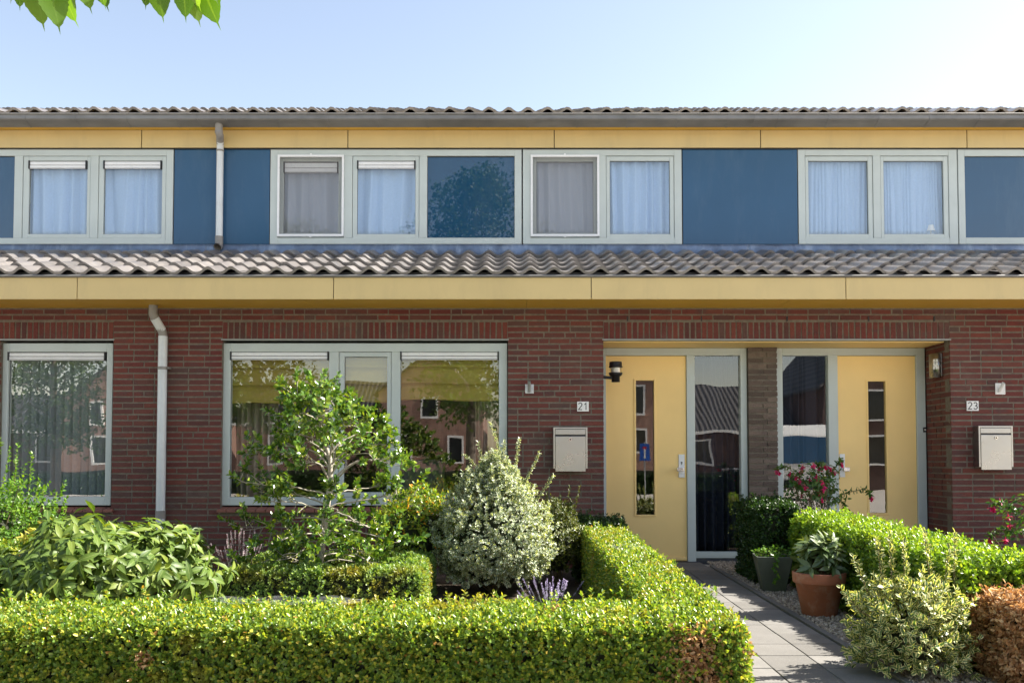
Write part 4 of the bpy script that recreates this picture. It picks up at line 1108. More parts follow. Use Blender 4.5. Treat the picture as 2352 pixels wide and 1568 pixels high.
# ================================================================== HEDGES
hedge('hedge', 'clipped front hedge across the bottom, yellowing top and brown dead patches near its right corner', 'hedge',
      (-5.2, 1.05, -5.32, -4.72, .50, .50), 4600, 'box_leaf', .0235, 'tfr', rough=.015, sprigs=.05,
      dead=[(.80, -5.27, .30, .085), (1.0, -5.22, .30, .06), (.72, -5.3, .02, .12), (.93, -5.3, .08, .06), (.52, -5.31, .06, .04), (.86, -5.30, .19, .045), (-1.6, -5.32, .28, .03), (.2, -4.9, .40, .05)])
hedge('hedge', 'clipped hedge running back along the left of the flagstone path towards the yellow door', 'hedge',
      (.66, 1.07, -4.72, -1.0, .50, .52), 3700, 'box_leaf', .022, 'tlrb', rough=.016, sprigs=.04)
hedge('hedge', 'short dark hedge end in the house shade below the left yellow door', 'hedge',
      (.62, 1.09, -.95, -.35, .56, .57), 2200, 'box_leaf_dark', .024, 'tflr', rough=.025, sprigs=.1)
hedge('hedge', 'loose bright hedge running from the right door to the right edge, sprigs along its top', 'hedge',
      (2.56, 3.10, -4.15, -1.1, .60, .64), 2300, 'box_leaf_fresh', .027, 'tlfb', rough=.035, sprigs=.30)
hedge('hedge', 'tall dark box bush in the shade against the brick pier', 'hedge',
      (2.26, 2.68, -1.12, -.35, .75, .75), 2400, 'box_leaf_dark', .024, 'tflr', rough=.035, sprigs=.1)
# low hedge square round the holly: one planting, four sides in one object
def hedge_square():
    th = thing('hedge', (-1.42, -2.1, ground(-2.1)), 'low clipped hedge square planted around the holly tree', 'hedge')
    parts = []; x0, x1, y0, y1, h, wd = -2.2, -.68, -2.62, -1.5, .36, .30
    segs = [(x0, x1, y0, y0+wd), (x0, x1, y1-wd, y1), (x0, x0+wd, y0+wd, y1-wd), (x1-wd, x1, y0+wd, y1-wd)]
    PP, DD, NN = [], [], []; core = MB()
    for a, b, c, d in segs:
        A = (b-a)*(d-c); per = 2*((b-a)+(d-c))*h; n = int((A+per)*2300); u = rng.random((n, 3)); f = rng.random(n)
        top = f < A/(A+per); e = rng.integers(0, 4, n)
        u[top, 2] = 1
        for k, (ax, v) in enumerate(((0, 0), (0, 1), (1, 0), (1, 1))): u[(~top) & (e == k), ax] = v
        p = np.stack([a+(b-a)*u[:, 0], c+(d-c)*u[:, 1], u[:, 2]*h], 1); rr = .09
        xa, xb_ = (a+rr if a == x0 or b-a > .5 else a), (b-rr if b == x1 or b-a > .5 else b)
        q = np.stack([np.clip(p[:, 0], a+rr, b-rr), np.clip(p[:, 1], c+min(rr, (d-c)/2), d-min(rr, (d-c)/2)), np.minimum(p[:, 2], h-rr)], 1)
        nn = norm(p-q); p = q+nn*rr+nn*(wob(p, 6, 2)*.02)[:, None]-nn*(rng.random(n)**1.5*.05)[:, None]; p[:, 2] += .0152*p[:, 1]
        P_, D_, N_ = shoots(p, norm(nn+np.array([0, 0, .5])+rng.normal(0, .35, (n, 3))), 6, .027); PP.append(P_); DD.append(D_); NN.append(N_)
        core.box(a+.05+(.001 if b-a < .5 else 0), b-.05, c+.05, d-.05, ground(c)-.05, ground(c)+h-.06)
    P_, D_, N_ = map(np.concatenate, (PP, DD, NN)); sz = .024*rng.uniform(.7, 1.15, len(P_))
    leaf_obj('foliage', P_, D_, N_, sz, sz*.58, M['box_leaf_blue'], th, fold=.35, curl=.12)
    core.build('twig_shade_core', M['hedge_core'], th)
hedge_square()
hedge('hedge', 'pale green clipped hedge at the left edge behind the large-leaved shrub', 'hedge',
      (-4.25, -3.72, -4.5, -.7, .50, .52), 1700, 'box_leaf', .026, 'trfb', rough=.025, sprigs=.05)
hedge('hedge', 'dead brown box bush at the bottom right corner, dry tan leaves', 'hedge',
      (2.62, 3.35, -4.62, -4.12, .45, .46), 2600, 'dead_leaf', .028, 'tfl', rough=.05, sprigs=.1)

# ================================================================== SHRUBS
def shrub(name, label, cat, c, r, n, mat, L, wd, shape='box', kk=6, seed=0, lump=.2, shell=.4, group=None, up=.5, a0=75, a1=25, sp=1.1, curl=.15, fold=.3, core=.6, tips=(), nstem=14, jit=.28, zmin=None, base=None, corecol='hedge_core', dmin=-.5):
    g = ground(c[1]); th = thing(name, (c[0], c[1], g), label, cat, group)
    P, D = bush_points(c, r, n, seed, lump, shell, zmin if zmin is not None else g+.02, dmin)
    D = norm(D + np.array([0, 0, up]) + rng.normal(0, .3, D.shape))
    for (b, t, m_) in tips:                                    # upright sprays: base, tip, count of nodes
        b, t = np.array(b), np.array(t); q = np.linspace(0, 1, m_)[:, None]
        pp = b*(1-q)+t*q + np.array([1, 0, 0])*np.sin(q*3)*.01; P = np.concatenate([P, pp]); D = np.concatenate([D, np.tile(norm((t-b)[None]), (m_, 1))+rng.normal(0, .08, (m_, 3))])
    Ps, Ds, Ns = shoots(P, D, kk, L*sp, a0, a1, jit)
    sz = L*rng.uniform(.65, 1.2, len(Ps))
    if tips:
        far = np.zeros(len(Ps), bool); z = Ps[:, 2]; sz *= np.where(z > c[2]+r[2]*1.0, 1.0, 1)
    leaf_obj('foliage', Ps, Ds, Ns, sz, sz*wd, M[mat], th, shape=shape, fold=fold, curl=curl)
    idx = rng.choice(len(P), min(nstem, len(P)), replace=False)
    mb = stems_mb(base or (c[0], c[1], g-.02), [tuple(P[i]*.92+np.array(c)*.08) for i in idx])
    for (b, t, m_) in tips: mb.tube([Vector(c).lerp(Vector(b), .5), b, t], [.004, .003, .0015], 5)
    mb.build('stems', M['twig'], th)
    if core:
        core_mb((c[0], c[1], c[2]), r, core, seed).build('inner_twig_shade', M[corecol], th)
    return th
# large-leaved evergreen shrub (left)
def viburnum():
    c = np.array((-3.08, -2.75, .22)); g = ground(c[1])
    th = thing('evergreen_shrub', (c[0], c[1], g), 'spreading evergreen shrub with large glossy drooping ribbed leaves behind the front hedge, left', 'shrub')
    P, D = bush_points(c, (.88, .72, .50), 860, 5, .26, .42, g+.10)
    # the crown steps down towards the left
    P[:, 2] -= np.clip(-(P[:, 0]+2.85), 0, 1)*.16
    D = norm(D+np.array([0, -.15, .35])+rng.normal(0, .22, D.shape))
    Ps, Ds, Ns = shoots(P, D, 8, .04, 96, 38, .18)
    Ds[:, 2] -= .45; sz = rng.uniform(.07, .135, len(Ps))
    leaf_obj('foliage', Ps, Ds, Ns, sz, sz*rng.uniform(.30, .40, len(Ps)), M['viburnum_leaf'], th, shape='long', fold=.30, curl=.42)
    stems_mb((c[0], c[1], g-.02), [tuple(p) for p in P[:60]], .008).build('stems', M['twig'], th)
    core_mb((c[0], c[1], c[2]-.04), (.92, .72, .50), .55, 5).build('inner_twig_shade', M['hedge_core'], th)
viburnum()
tp = []
for i in range(64):
    a = rng.random()*6.28; r_ = rng.random()**.5; bx, by = -4.45+.62*r_*math.cos(a), -1.85+.5*r_*math.sin(a)
    hh = 1.12*(1-.42*r_**2)+rng.uniform(-.1, .22); tp.append(((bx, by, hh*.45), (bx+.18*math.cos(a)*r_+rng.normal(0, .05), by+.1*math.sin(a), hh), 14))
shrub('green_shrub', 'tall light green shrub with upright leafy shoots at the left edge before the window', 'shrub', (-4.42, -1.85, .46), (.64, .5, .58), 760, 'green_leaf', .036, .55, 'point', 5, 21, .22, .5, tips=tp, core=.5)
shrub('yellow_plant', 'small yellow-leaved plant between the green shrub and the left hedge', 'plant', (-3.66, -2.3, .50), (.14, .12, .13), 60, 'yellow_leaf', .055, .35, 'point', 6, 3, .2, .4, core=0)
shrub('round_bush', 'yellow-green bush with a few orange leaves right of the holly under the window', 'bush', (-.86, -1.2, .47), (.42, .38, .42), 560, 'bush_leaf', .042, .45, 'lance', 6, 8, .16, .4, core=.62)
tp = [((-.02, -1.42, .95), (-.185, -1.42, 1.46), 24), ((-.1, -1.40, .9), (-.42, -1.40, 1.18), 16), ((.02, -1.40, .95), (.06, -1.40, 1.32), 16), ((.1, -1.40, .9), (.24, -1.40, 1.20), 14), ((-.25, -1.40, .8), (-.50, -1.40, 1.0), 12), ((.2, -1.40, .75), (.36, -1.40, .99), 12), ((-.2, -1.42, .9), (-.30, -1.42, 1.28), 16),
      ((.3, -1.40, .45), (.62, -1.5, .56), 9), ((-.08, -1.35, 1.0), (-.07, -1.35, 1.30), 12)]
def mound():
    c = (-.16, -1.42, .42); r = (.52, .45, .47)
    th = thing('variegated_shrub', (c[0], c[1], ground(c[1])), 'large mounded shrub with white-edged leaves and a tall shoot, below the mailbox of number 21', 'shrub')
    n = 4300; d = rand_dirs(n); d[:, 2] = np.where(d[:, 2] < -.75, -d[:, 2], d[:, 2])
    tz = d[:, 2]; taper = np.where(tz > 0, 1-.30*tz**1.5, 1)
    hgt = np.where(tz > 0, 1.55, 1.0)
    rad = (1+.13*wob(d*2.4, 1.3, 31)+.11*wob(d*6, 1.5, 8))*(1-.28*rng.random(n)**1.6)
    p = np.array(c)+d*rad[:, None]*np.stack([r[0]*taper, r[1]*taper, r[2]*hgt], 1)
    k = p[:, 2] > ground(c[1])+.01; p, dd = p[k], d[k]
    D = norm(dd+np.array([0, 0, .6])+rng.normal(0, .35, dd.shape))
    for (b, t, m_) in tp:
        b, t = np.array(b), np.array(t); q = np.linspace(0, 1, m_)[:, None]
        p = np.concatenate([p, b*(1-q)+t*q]); D = np.concatenate([D, np.tile(norm((t-b)[None]), (m_, 1))+rng.normal(0, .1, (m_, 3))])
    Ps, Ds, Ns = shoots(p, D, 6, .03, 78, 28, .28); sz = .030*rng.uniform(.65, 1.2, len(Ps))
    leaf_obj('foliage', Ps, Ds, Ns, sz, sz*.62, M['euonymus_leaf'], th, shape='holly', fold=.35, curl=.15)
    mb = stems_mb((c[0], c[1], -.05), [tuple(x) for x in p[:30]])
    for (b, t, m_) in tp: mb.tube([Vector(c).lerp(Vector(b), .6), b, t], [.004, .003, .0015], 5)
    mb.build('stems', M['twig'], th)
    core_mb(c, (r[0]*.9, r[1]*.9, r[2]*1.35), .68, 31).build('inner_twig_shade', M['hedge_core'], th)
mound()
tp = [((.42+rng.normal(0, .05), -1.05, .35), (.44+rng.uniform(-.16, .2), -1.05, rng.uniform(.72, .9)), 14) for i in range(9)]
shrub('upright_shrub', 'dark yellowish upright shrub squeezed between the white-edged mound and the path hedge', 'shrub', (.42, -1.05, .34), (.23, .25, .44), 1500, 'conifer_leaf', .022, .5, 'box', 6, 14, .15, .5, tips=tp, core=.55)
def flower_spikes(name, label, c, rx, ry, n, h0, h1, leafmat, flmat, lean=.25):
    th = thing(name, (c[0], c[1], ground(c[1])), label, 'lavender', 'lavender clumps behind the front hedge')
    st = MB(); P, D = [], []; g = ground(c[1]); lp, ld = [], []
    for i in range(n):
        a = rng.random()*6.28; q = rng.random()**.5; bx, by = c[0]+.35*rx*q*math.cos(a), c[1]+.35*ry*q*math.sin(a)
        h = rng.uniform(h0, h1); t = np.array((c[0]+rx*q*math.cos(a)+rng.normal(0, .02), c[1]+ry*q*math.sin(a), g+h)); b = np.array((bx, by, g))
        m_ = (b+t)/2+np.array((0, 0, .03)); st.tube([b, m_, t], [.0022, .0018, .0015], 4, False)
        for k in range(9):
            P.append(t+(t-m_)/np.linalg.norm(t-m_)*(.012*(k-5.5)+(-.02 if k < 2 else 0))); D.append((t-m_))
        for k in range(9): lp.append(b+(t-b)*(.1+.5*k/9*rng.random())); ld.append((t-b)+rng.normal(0, .08, 3))
    P, D = np.array(P), norm(np.array(D)); Ps, Ds, Ns = shoots(P, D, 6, .006, 70, 40, .3)
    leaf_obj('flowers', Ps, Ds, Ns, rng.uniform(.007, .012, len(Ps)), .006, M[flmat], th, fold=.3)
    lp, ld = np.array(lp), norm(np.array(ld)); Ps, Ds, Ns = shoots(lp, ld, 4, .02, 35, 20, .3)
    leaf_obj('foliage', Ps, Ds, Ns, rng.uniform(.03, .05, len(Ps)), .006, M[leafmat], th, fold=.3)
    st.build('stems', M['lavender_leaf'], th)
flower_spikes('lavender', 'purple lavender at the foot of the white-edged mound beside the front hedge', (.27, -2.85), .25, .14, 26, .20, .31, 'lavender_leaf', 'lavender_flower')
flower_spikes('lavender', 'faded pinkish lavender left of the holly against the brick wall', (-2.38, -1.6), .22, .16, 46, .34, .56, 'lavender_leaf', 'lavender_faded')

# ---------------------------------------------------------------- holly tree and its stake
def holly():
    rs = random.Random(5); B = Vector((-1.60, -2.05, ground(-2.05)))
    th = thing('holly_tree', B, 'small holly tree with pale trunk and yellow-green berries before the broad window', 'tree')
    tr = [(0, .0), (.02, .20), (.05, .5), (.085, .78), (.115, 1.0), (.11, 1.18), (.03, 1.42), (-.05, 1.65), (-.06, 1.80)]
    pts = [B+Vector((x, 0, z)) for x, z in tr]; rd = [.034, .03, .028, .026, .022, .018, .012, .008, .004]
    mb = MB(); mb.tube(pts, rd, 10); mb.build('trunk', M['bark_holly'], th)
    def on(z):
        for (xa, za), (xb, zb) in zip(tr[:-1], tr[1:]):
            if za <= z <= zb: return B+Vector((xa+(xb-xa)*(z-za)/(zb-za), 0, z))
        return pts[-1]
    br = MB(); CP, CD = [], []; berries = []
    nb = 54
    for i in range(nb):
        z = .32+1.38*((i+.5)/nb)**1.2; az = i*2.399+rs.uniform(-.3, .3)
        env = .68 if z < .95 else .70*max(.10, 1-(z-.95)/.92)
        if z < .5: env = .60
        ln = env*rs.uniform(.78, 1.12); d = Vector((math.cos(az), math.sin(az)*.8, 0)); s = on(z)
        slope = .12 if z < .9 else .45
        mid1 = s+d*ln*.35+Vector((0, 0, ln*(slope+.05)+rs.uniform(-.03, .03))); droop = -.22 if z < .75 else .05
        mid2 = s+d*ln*.75+Vector((rs.uniform(-.05, .05), rs.uniform(-.05, .05), ln*(slope*.6+droop))); end = s+d*ln+Vector((rs.uniform(-.04, .04), rs.uniform(-.04, .04), ln*(slope*.4+droop*.9)+.05))
        cps = [s, mid1, mid2, end]
        def bz(t):
            a_, b_, c_, d_ = cps; return a_*(1-t)**3+(b_*1.0)*3*t*(1-t)**2+c_*3*t*t*(1-t)+d_*t**3
        wig = [bz(q/9)+Vector((rs.uniform(-1, 1), rs.uniform(-1, 1), rs.uniform(-1, 1)))*.009*(0 if q in (0, 9) else 1) for q in range(10)]
        br.tube(wig, [.008*(1-.75*q/9) for q in range(10)], 6, False)
        path = [wig[0], wig[3], wig[6], wig[9]]
        for k in range(rs.randint(6, 10) if z < 1.0 else rs.randint(5, 8)):
            t = rs.uniform(.30, 1.0)*3; j = min(int(t), 2); p = path[j].lerp(path[j+1], t-j)
            dd = Vector((d.x*.6+rs.uniform(-.9, .9), d.y*.6+rs.uniform(-.9, .9), rs.uniform(-.6, 1.1))).normalized(); l2 = rs.uniform(.07, .21)
            q = p+dd*l2*.6+Vector((0, 0, .01)); e = p+dd*l2+Vector((0, 0, .03)); br.tube([p, q, e], [.004, .003, .002], 5, False)
            for f in (.50, .68, .85, 1.0):
                CP.append(tuple(p.lerp(e, f))); CD.append(tuple((dd+Vector((0, 0, .35))).normalized()))
            if rs.random() < .55:
                for _ in range(rs.randint(2, 6)): berries.append(p.lerp(e, rs.uniform(.1, .7))+Vector((rs.uniform(-.016, .016), rs.uniform(-.016, .016), rs.uniform(-.016, .012))))
        CP += [tuple(end)]*2; CD += [tuple((d+Vector((0, 0, .6))).normalized())]*2
    for k in range(12):
        p = on(1.35+.04*k); CP.append(tuple(p)); CD.append((rs.uniform(-.5, .5), rs.uniform(-.5, .5), .9))
    br.build('branches', M['bark_holly'], th)
    P, D = np.array(CP), norm(np.array(CD)); Ps, Ds, Ns = shoots(P, D, 5, .04, 70, 25, .3)
    sz = rng.uniform(.038, .060, len(Ps))
    leaf_obj('foliage', Ps, Ds, Ns, sz, sz*.56, M['holly_leaf'], th, shape='holly', fold=.3, curl=.12)
    ico = [(0,0,1),(.89,0,.45),(.28,.85,.45),(-.72,.53,.45),(-.72,-.53,.45),(.28,-.85,.45),(.72,.53,-.45),(-.28,.85,-.45),(-.89,0,-.45),(-.28,-.85,-.45),(.72,-.53,-.45),(0,0,-1)]
    fi = [(0,1,2),(0,2,3),(0,3,4),(0,4,5),(0,5,1),(1,6,2),(2,7,3),(3,8,4),(4,9,5),(5,10,1),(2,6,7),(3,7,8),(4,8,9),(5,9,10),(1,10,6),(11,7,6),(11,8,7),(11,9,8),(11,10,9),(11,6,10)]
    bm = MB()
    for b in berries: bm.add([b+Vector(v)*.0058 for v in ico], fi, True)
    m = N('berry'); m.set(Roughness=.3); m.l(m.ramp(m.island(), [(0, (.30, .34, .04)), (1, (.50, .46, .06))]), m.p.inputs['Base Color'])
    o = bm.build('berries', m.m, th); o['kind'] = 'stuff'
    s = thing('stake', (-1.72, -2.0, ground(-2.0)), 'grey wooden stake standing beside the holly trunk', 'stake')
    for dx, tlt in ((-.085, .01), (-.045, -.005)):
        mb = MB(); x0 = B.x+dx; mb.add([(x0-.016,-2.03,-.1),(x0+.016,-2.03,-.1),(x0+.016,-1.99,-.1),(x0-.016,-1.99,-.1),(x0-.015+tlt,-2.03,.43),(x0+.015+tlt,-2.03,.43),(x0+.015+tlt,-1.99,.43),(x0-.015+tlt,-1.99,.43)],[(0,3,2,1),(4,5,6,7),(0,1,5,4),(1,2,6,5),(2,3,7,6),(3,0,4,7)])
        mb.build('slat', M['stake_wood'], s, bevel=.003)
holly()

# ---------------------------------------------------------------- fuchsias
def fuchsia(label, c, r, n, arms, seed):
    g = ground(c[1]); th = thing('fuchsia', (c[0], c[1], g), label, 'fuchsia', 'fuchsia bushes with pink flowers')
    P, D = bush_points(c, r, n, seed, .22, .6, g+.05); FP = []
    mb = stems_mb((c[0], c[1], g), [tuple(p) for p in P[:22]], .006)
    for a in arms:
        a = [np.array(v, float) for v in a]; mb.tube([Vector(v) for v in a], [.005]+[.003]*(len(a)-2)+[.0015], 5)
        for p, q in zip(a[:-1], a[1:]):
            for t in np.linspace(.1, .95, 6): P = np.concatenate([P, (p*(1-t)+q*t)[None]]); D = np.concatenate([D, norm((q-p)[None])])
        FP += [a[-1]+np.array([0, 0, -.02]), a[-1]*.93+a[-2]*.07+np.array([.01, 0, -.03])]
    k = rng.choice(n//2, max(5, n//7), replace=False); FP += [P[i]+np.array([0, -.05, .02]) for i in k]
    D = norm(D+np.array([0, 0, .15])+rng.normal(0, .35, D.shape)); Ps, Ds, Ns = shoots(P, D, 4, .03, 80, 45, .3); Ds[:, 2] -= .25
    sz = rng.uniform(.032, .055, len(Ps)); leaf_obj('foliage', Ps, Ds, Ns, sz, sz*.5, M['fuchsia_leaf'], th, shape='point', fold=.2, curl=.25)
    mb.build('stems', M['twig'], th)
    F_ = np.array(FP); dn = np.tile(np.array([[0, 0, -1.]]), (len(F_), 1))+rng.normal(0, .2, (len(F_), 3))
    for f0, d0 in zip(F_, dn): flower(th, f0[None], d0[None])
def flower(th, F_, dn):
    A1, B1, C1 = shoots(F_, dn, 5, .004, 62, 50, .15); A2, B2, C2 = shoots(F_+np.array([0, 0, -.012]), dn, 5, .004, 22, 12, .1)
    A3, B3, C3 = F_+np.array([0, 0, .022]), dn, rand_dirs(len(F_))
    A, Bq, Cq = np.concatenate([A1, A2, A3]), np.concatenate([B1, B2, B3]), np.concatenate([C1, C2, C3])
    L_ = np.concatenate([np.full(len(A1), .042), np.full(len(A2), .034), np.full(len(A3), .036)]); W_ = np.concatenate([np.full(len(A1), .016), np.full(len(A2), .024), np.full(len(A3), .012)])
    leaf_obj('flower', A, Bq, Cq, L_, W_, M['fuchsia_flower'], th, shape='lance', fold=.25, curl=.1)
fuchsia('red-flowered fuchsia between the sidelight of door 23 and the bright hedge', (3.0, -.55, .80), (.30, .22, .34), 150,
        [((2.9, -.6, .9), (2.72, -.6, 1.08), (2.62, -.6, 1.06)), ((3.1, -.6, .95), (3.22, -.6, 1.10), (3.25, -.6, 1.14)), ((3.15, -.6, .75), (3.3, -.6, .82), (3.48, -.6, .86), (3.54, -.6, .80)), ((3.1, -.6, .7), (3.25, -.6, .74), (3.30, -.6, .66)), ((2.95, -.6, .95), (3.0, -.6, 1.10), (3.06, -.6, 1.10))], 41)
fuchsia('pink-flowered fuchsia at the right edge below the mailbox of number 23', (4.45, -1.9, .55), (.42, .3, .33), 150,
        [((4.2, -1.95, .7), (4.05, -2.0, .80), (3.95, -2.0, .78)), ((4.2, -2, .55), (4.0, -2.05, .58), (3.90, -2.05, .52)), ((4.25, -2, .42), (4.1, -2.05, .42), (4.02, -2.05, .33)), ((4.3, -2, .40), (4.22, -2.05, .40), (4.2, -2.05, .31)), ((4.3, -2, .45), (4.32, -2.05, .38), (4.33, -2.05, .28)), ((4.35, -1.95, .8), (4.36, -2.0, .92), (4.34, -2.0, .86))], 42)

# ---------------------------------------------------------------- pots
def pots():
    cx, cy = 2.335, -2.52; g = ground(cy)+.012
    t = thing('flower_pot', (cx, cy, g), 'round terracotta pot on the pebbles beside the path', 'flower pot')
    mb = MB(); mb.lathe(cx, cy, [(.0, g), (.125, g), (.128, g+.004), (.172, g+.235), (.176, g+.236), (.188, g+.242), (.192, g+.25), (.196, g+.315), (.193, g+.322), (.178, g+.322), (.172, g+.27)], 48); mb.build('pot', M['terracotta'], t)
    mb = MB(); mb.lathe(cx, cy, [(.174, g+.285), (.0, g+.292)], 30); mb.build('soil', M['potting_soil'], t)
    p = thing('rhododendron', (cx, cy, g+.288), 'rhododendron with leathery grey-green leaves growing in the terracotta pot', 'shrub')
    P, D = bush_points((cx, cy, g+.37), (.15, .15, .20), 44, 3, .15, .45, g+.30)
    D = norm(D+np.array([0, 0, .5])); Ps, Ds, Ns = shoots(P, D, 9, .03, 98, 45, .18); Ds[:, 2] -= .12; sz = rng.uniform(.085, .125, len(Ps))
    leaf_obj('foliage', Ps, Ds, Ns, sz, sz*.33, M['rhodo_leaf'], p, shape='long', fold=.2, curl=.18)
    stems_mb((cx, cy, g+.29), [tuple(q) for q in P[:26]], .007).build('stems', M['twig'], p)
    cx, cy = 2.315, -1.42; g = ground(cy)+.010
    t = thing('flower_pot', (cx, cy, g), 'square mossy grey-green pot in front of the dark box bush', 'flower pot')
    a = R(-8)
    def sq(s, z): return [(cx+s*(ux*math.cos(a)-uy*math.sin(a)), cy+s*(ux*math.sin(a)+uy*math.cos(a)), z) for ux, uy in ((-1,-1),(1,-1),(1,1),(-1,1))]
    mb = MB(); L_ = [sq(.095, g), sq(.155, g+.31), sq(.140, g+.31), sq(.13, g+.26)]; vs = sum(L_, []); fs = [(0,3,2,1)]
    for k in range(3): fs += [(4*k+i, 4*k+(i+1) % 4, 4*k+4+(i+1) % 4, 4*k+4+i) for i in range(4)]
    mb.add(vs, fs); mb.build('pot', M['pot_green'], t, bevel=.006)
    mb = MB(); q = sq(.135, g+.275); mb.add(q, [(0,1,2,3)]); mb.build('soil', M['potting_soil'], t)
    p = thing('pot_plant', (cx, cy, g+.28), 'small light green trailing plant growing in the square mossy pot', 'plant')
    P, D = bush_points((cx, cy, g+.31), (.17, .15, .08), 90, 3, .2, .6, g+.27); tr = np.array([(cx-.02+.02*math.sin(k), cy-.16, g+.31-.02*k) for k in range(12)])
    P = np.concatenate([P, tr]); D = np.concatenate([D, np.tile([[0, -.5, -.6]], (12, 1))]); D = norm(D+np.array([0, 0, .4])); Ps, Ds, Ns = shoots(P, D, 5, .02, 80, 40, .3); sz = rng.uniform(.018, .032, len(Ps))
    leaf_obj('foliage', Ps, Ds, Ns, sz, sz*.6, M['green_leaf'], p, shape='point', fold=.2)
    stems_mb((cx, cy, g+.275), [tuple(q) for q in P[:30]], .003).build('stems', M['twig'], p)
pots()
tp = [((2.02, -4.2, .38), (1.93, -4.22, .58), 10), ((2.1, -4.2, .40), (2.06, -4.22, .68), 13), ((2.15, -4.2, .40), (2.14, -4.2, .70), 14), ((2.22, -4.2, .38), (2.22, -4.2, .66), 13),
      ((2.4, -4.15, .38), (2.36, -4.15, .72), 12), ((2.46, -4.15, .36), (2.50, -4.15, .62), 10), ((2.55, -4.1, .36), (2.56, -4.1, .70), 11), ((1.95, -4.25, .3), (1.84, -4.28, .42), 8), ((2.28, -4.2, .36), (2.32, -4.2, .52), 8)]
shrub('variegated_shrub', 'low shrub with cream-edged leaves and upright sprays, leaning over the path at bottom right', 'shrub', (2.24, -4.22, .14), (.32, .30, .33), 820, 'euonymus_gold', .036, .56, 'holly', 6, 17, .24, .45, tips=tp, core=.5)

# spider webs
def web(c, rx, ry, label):
    mb = MB(); nx, ny = 14, 5; vs = []; fs = []
    for j in range(ny+1):
        for i in range(nx+1):
            u, v = i/nx*2-1, j/ny*2-1; e = math.sqrt(max(0, 1-u*u)); vs.append((c[0]+rx*u, c[1]+ry*v*(.25+.75*e), c[2]-.015*(1-u*u)*(1-v*v)+.008*math.sin(u*9+v*3)))
    for j in range(ny):
        for i in range(nx): fs.append((j*(nx+1)+i, j*(nx+1)+i+1, (j+1)*(nx+1)+i+1, (j+1)*(nx+1)+i))
    mb.add(vs, fs, True); tag(mb.build('spider_web', M['web'], origin=c), label, 'spider web', 'spider webs on the hedges')
web((-1.1, -4.85, ground(-4.85)+.535), .38, .10, 'thin grey spider web spread over the top of the front hedge')
web((.86, -2.7, ground(-2.7)+.545), .12, .16, 'small spider web on top of the hedge left of the path')

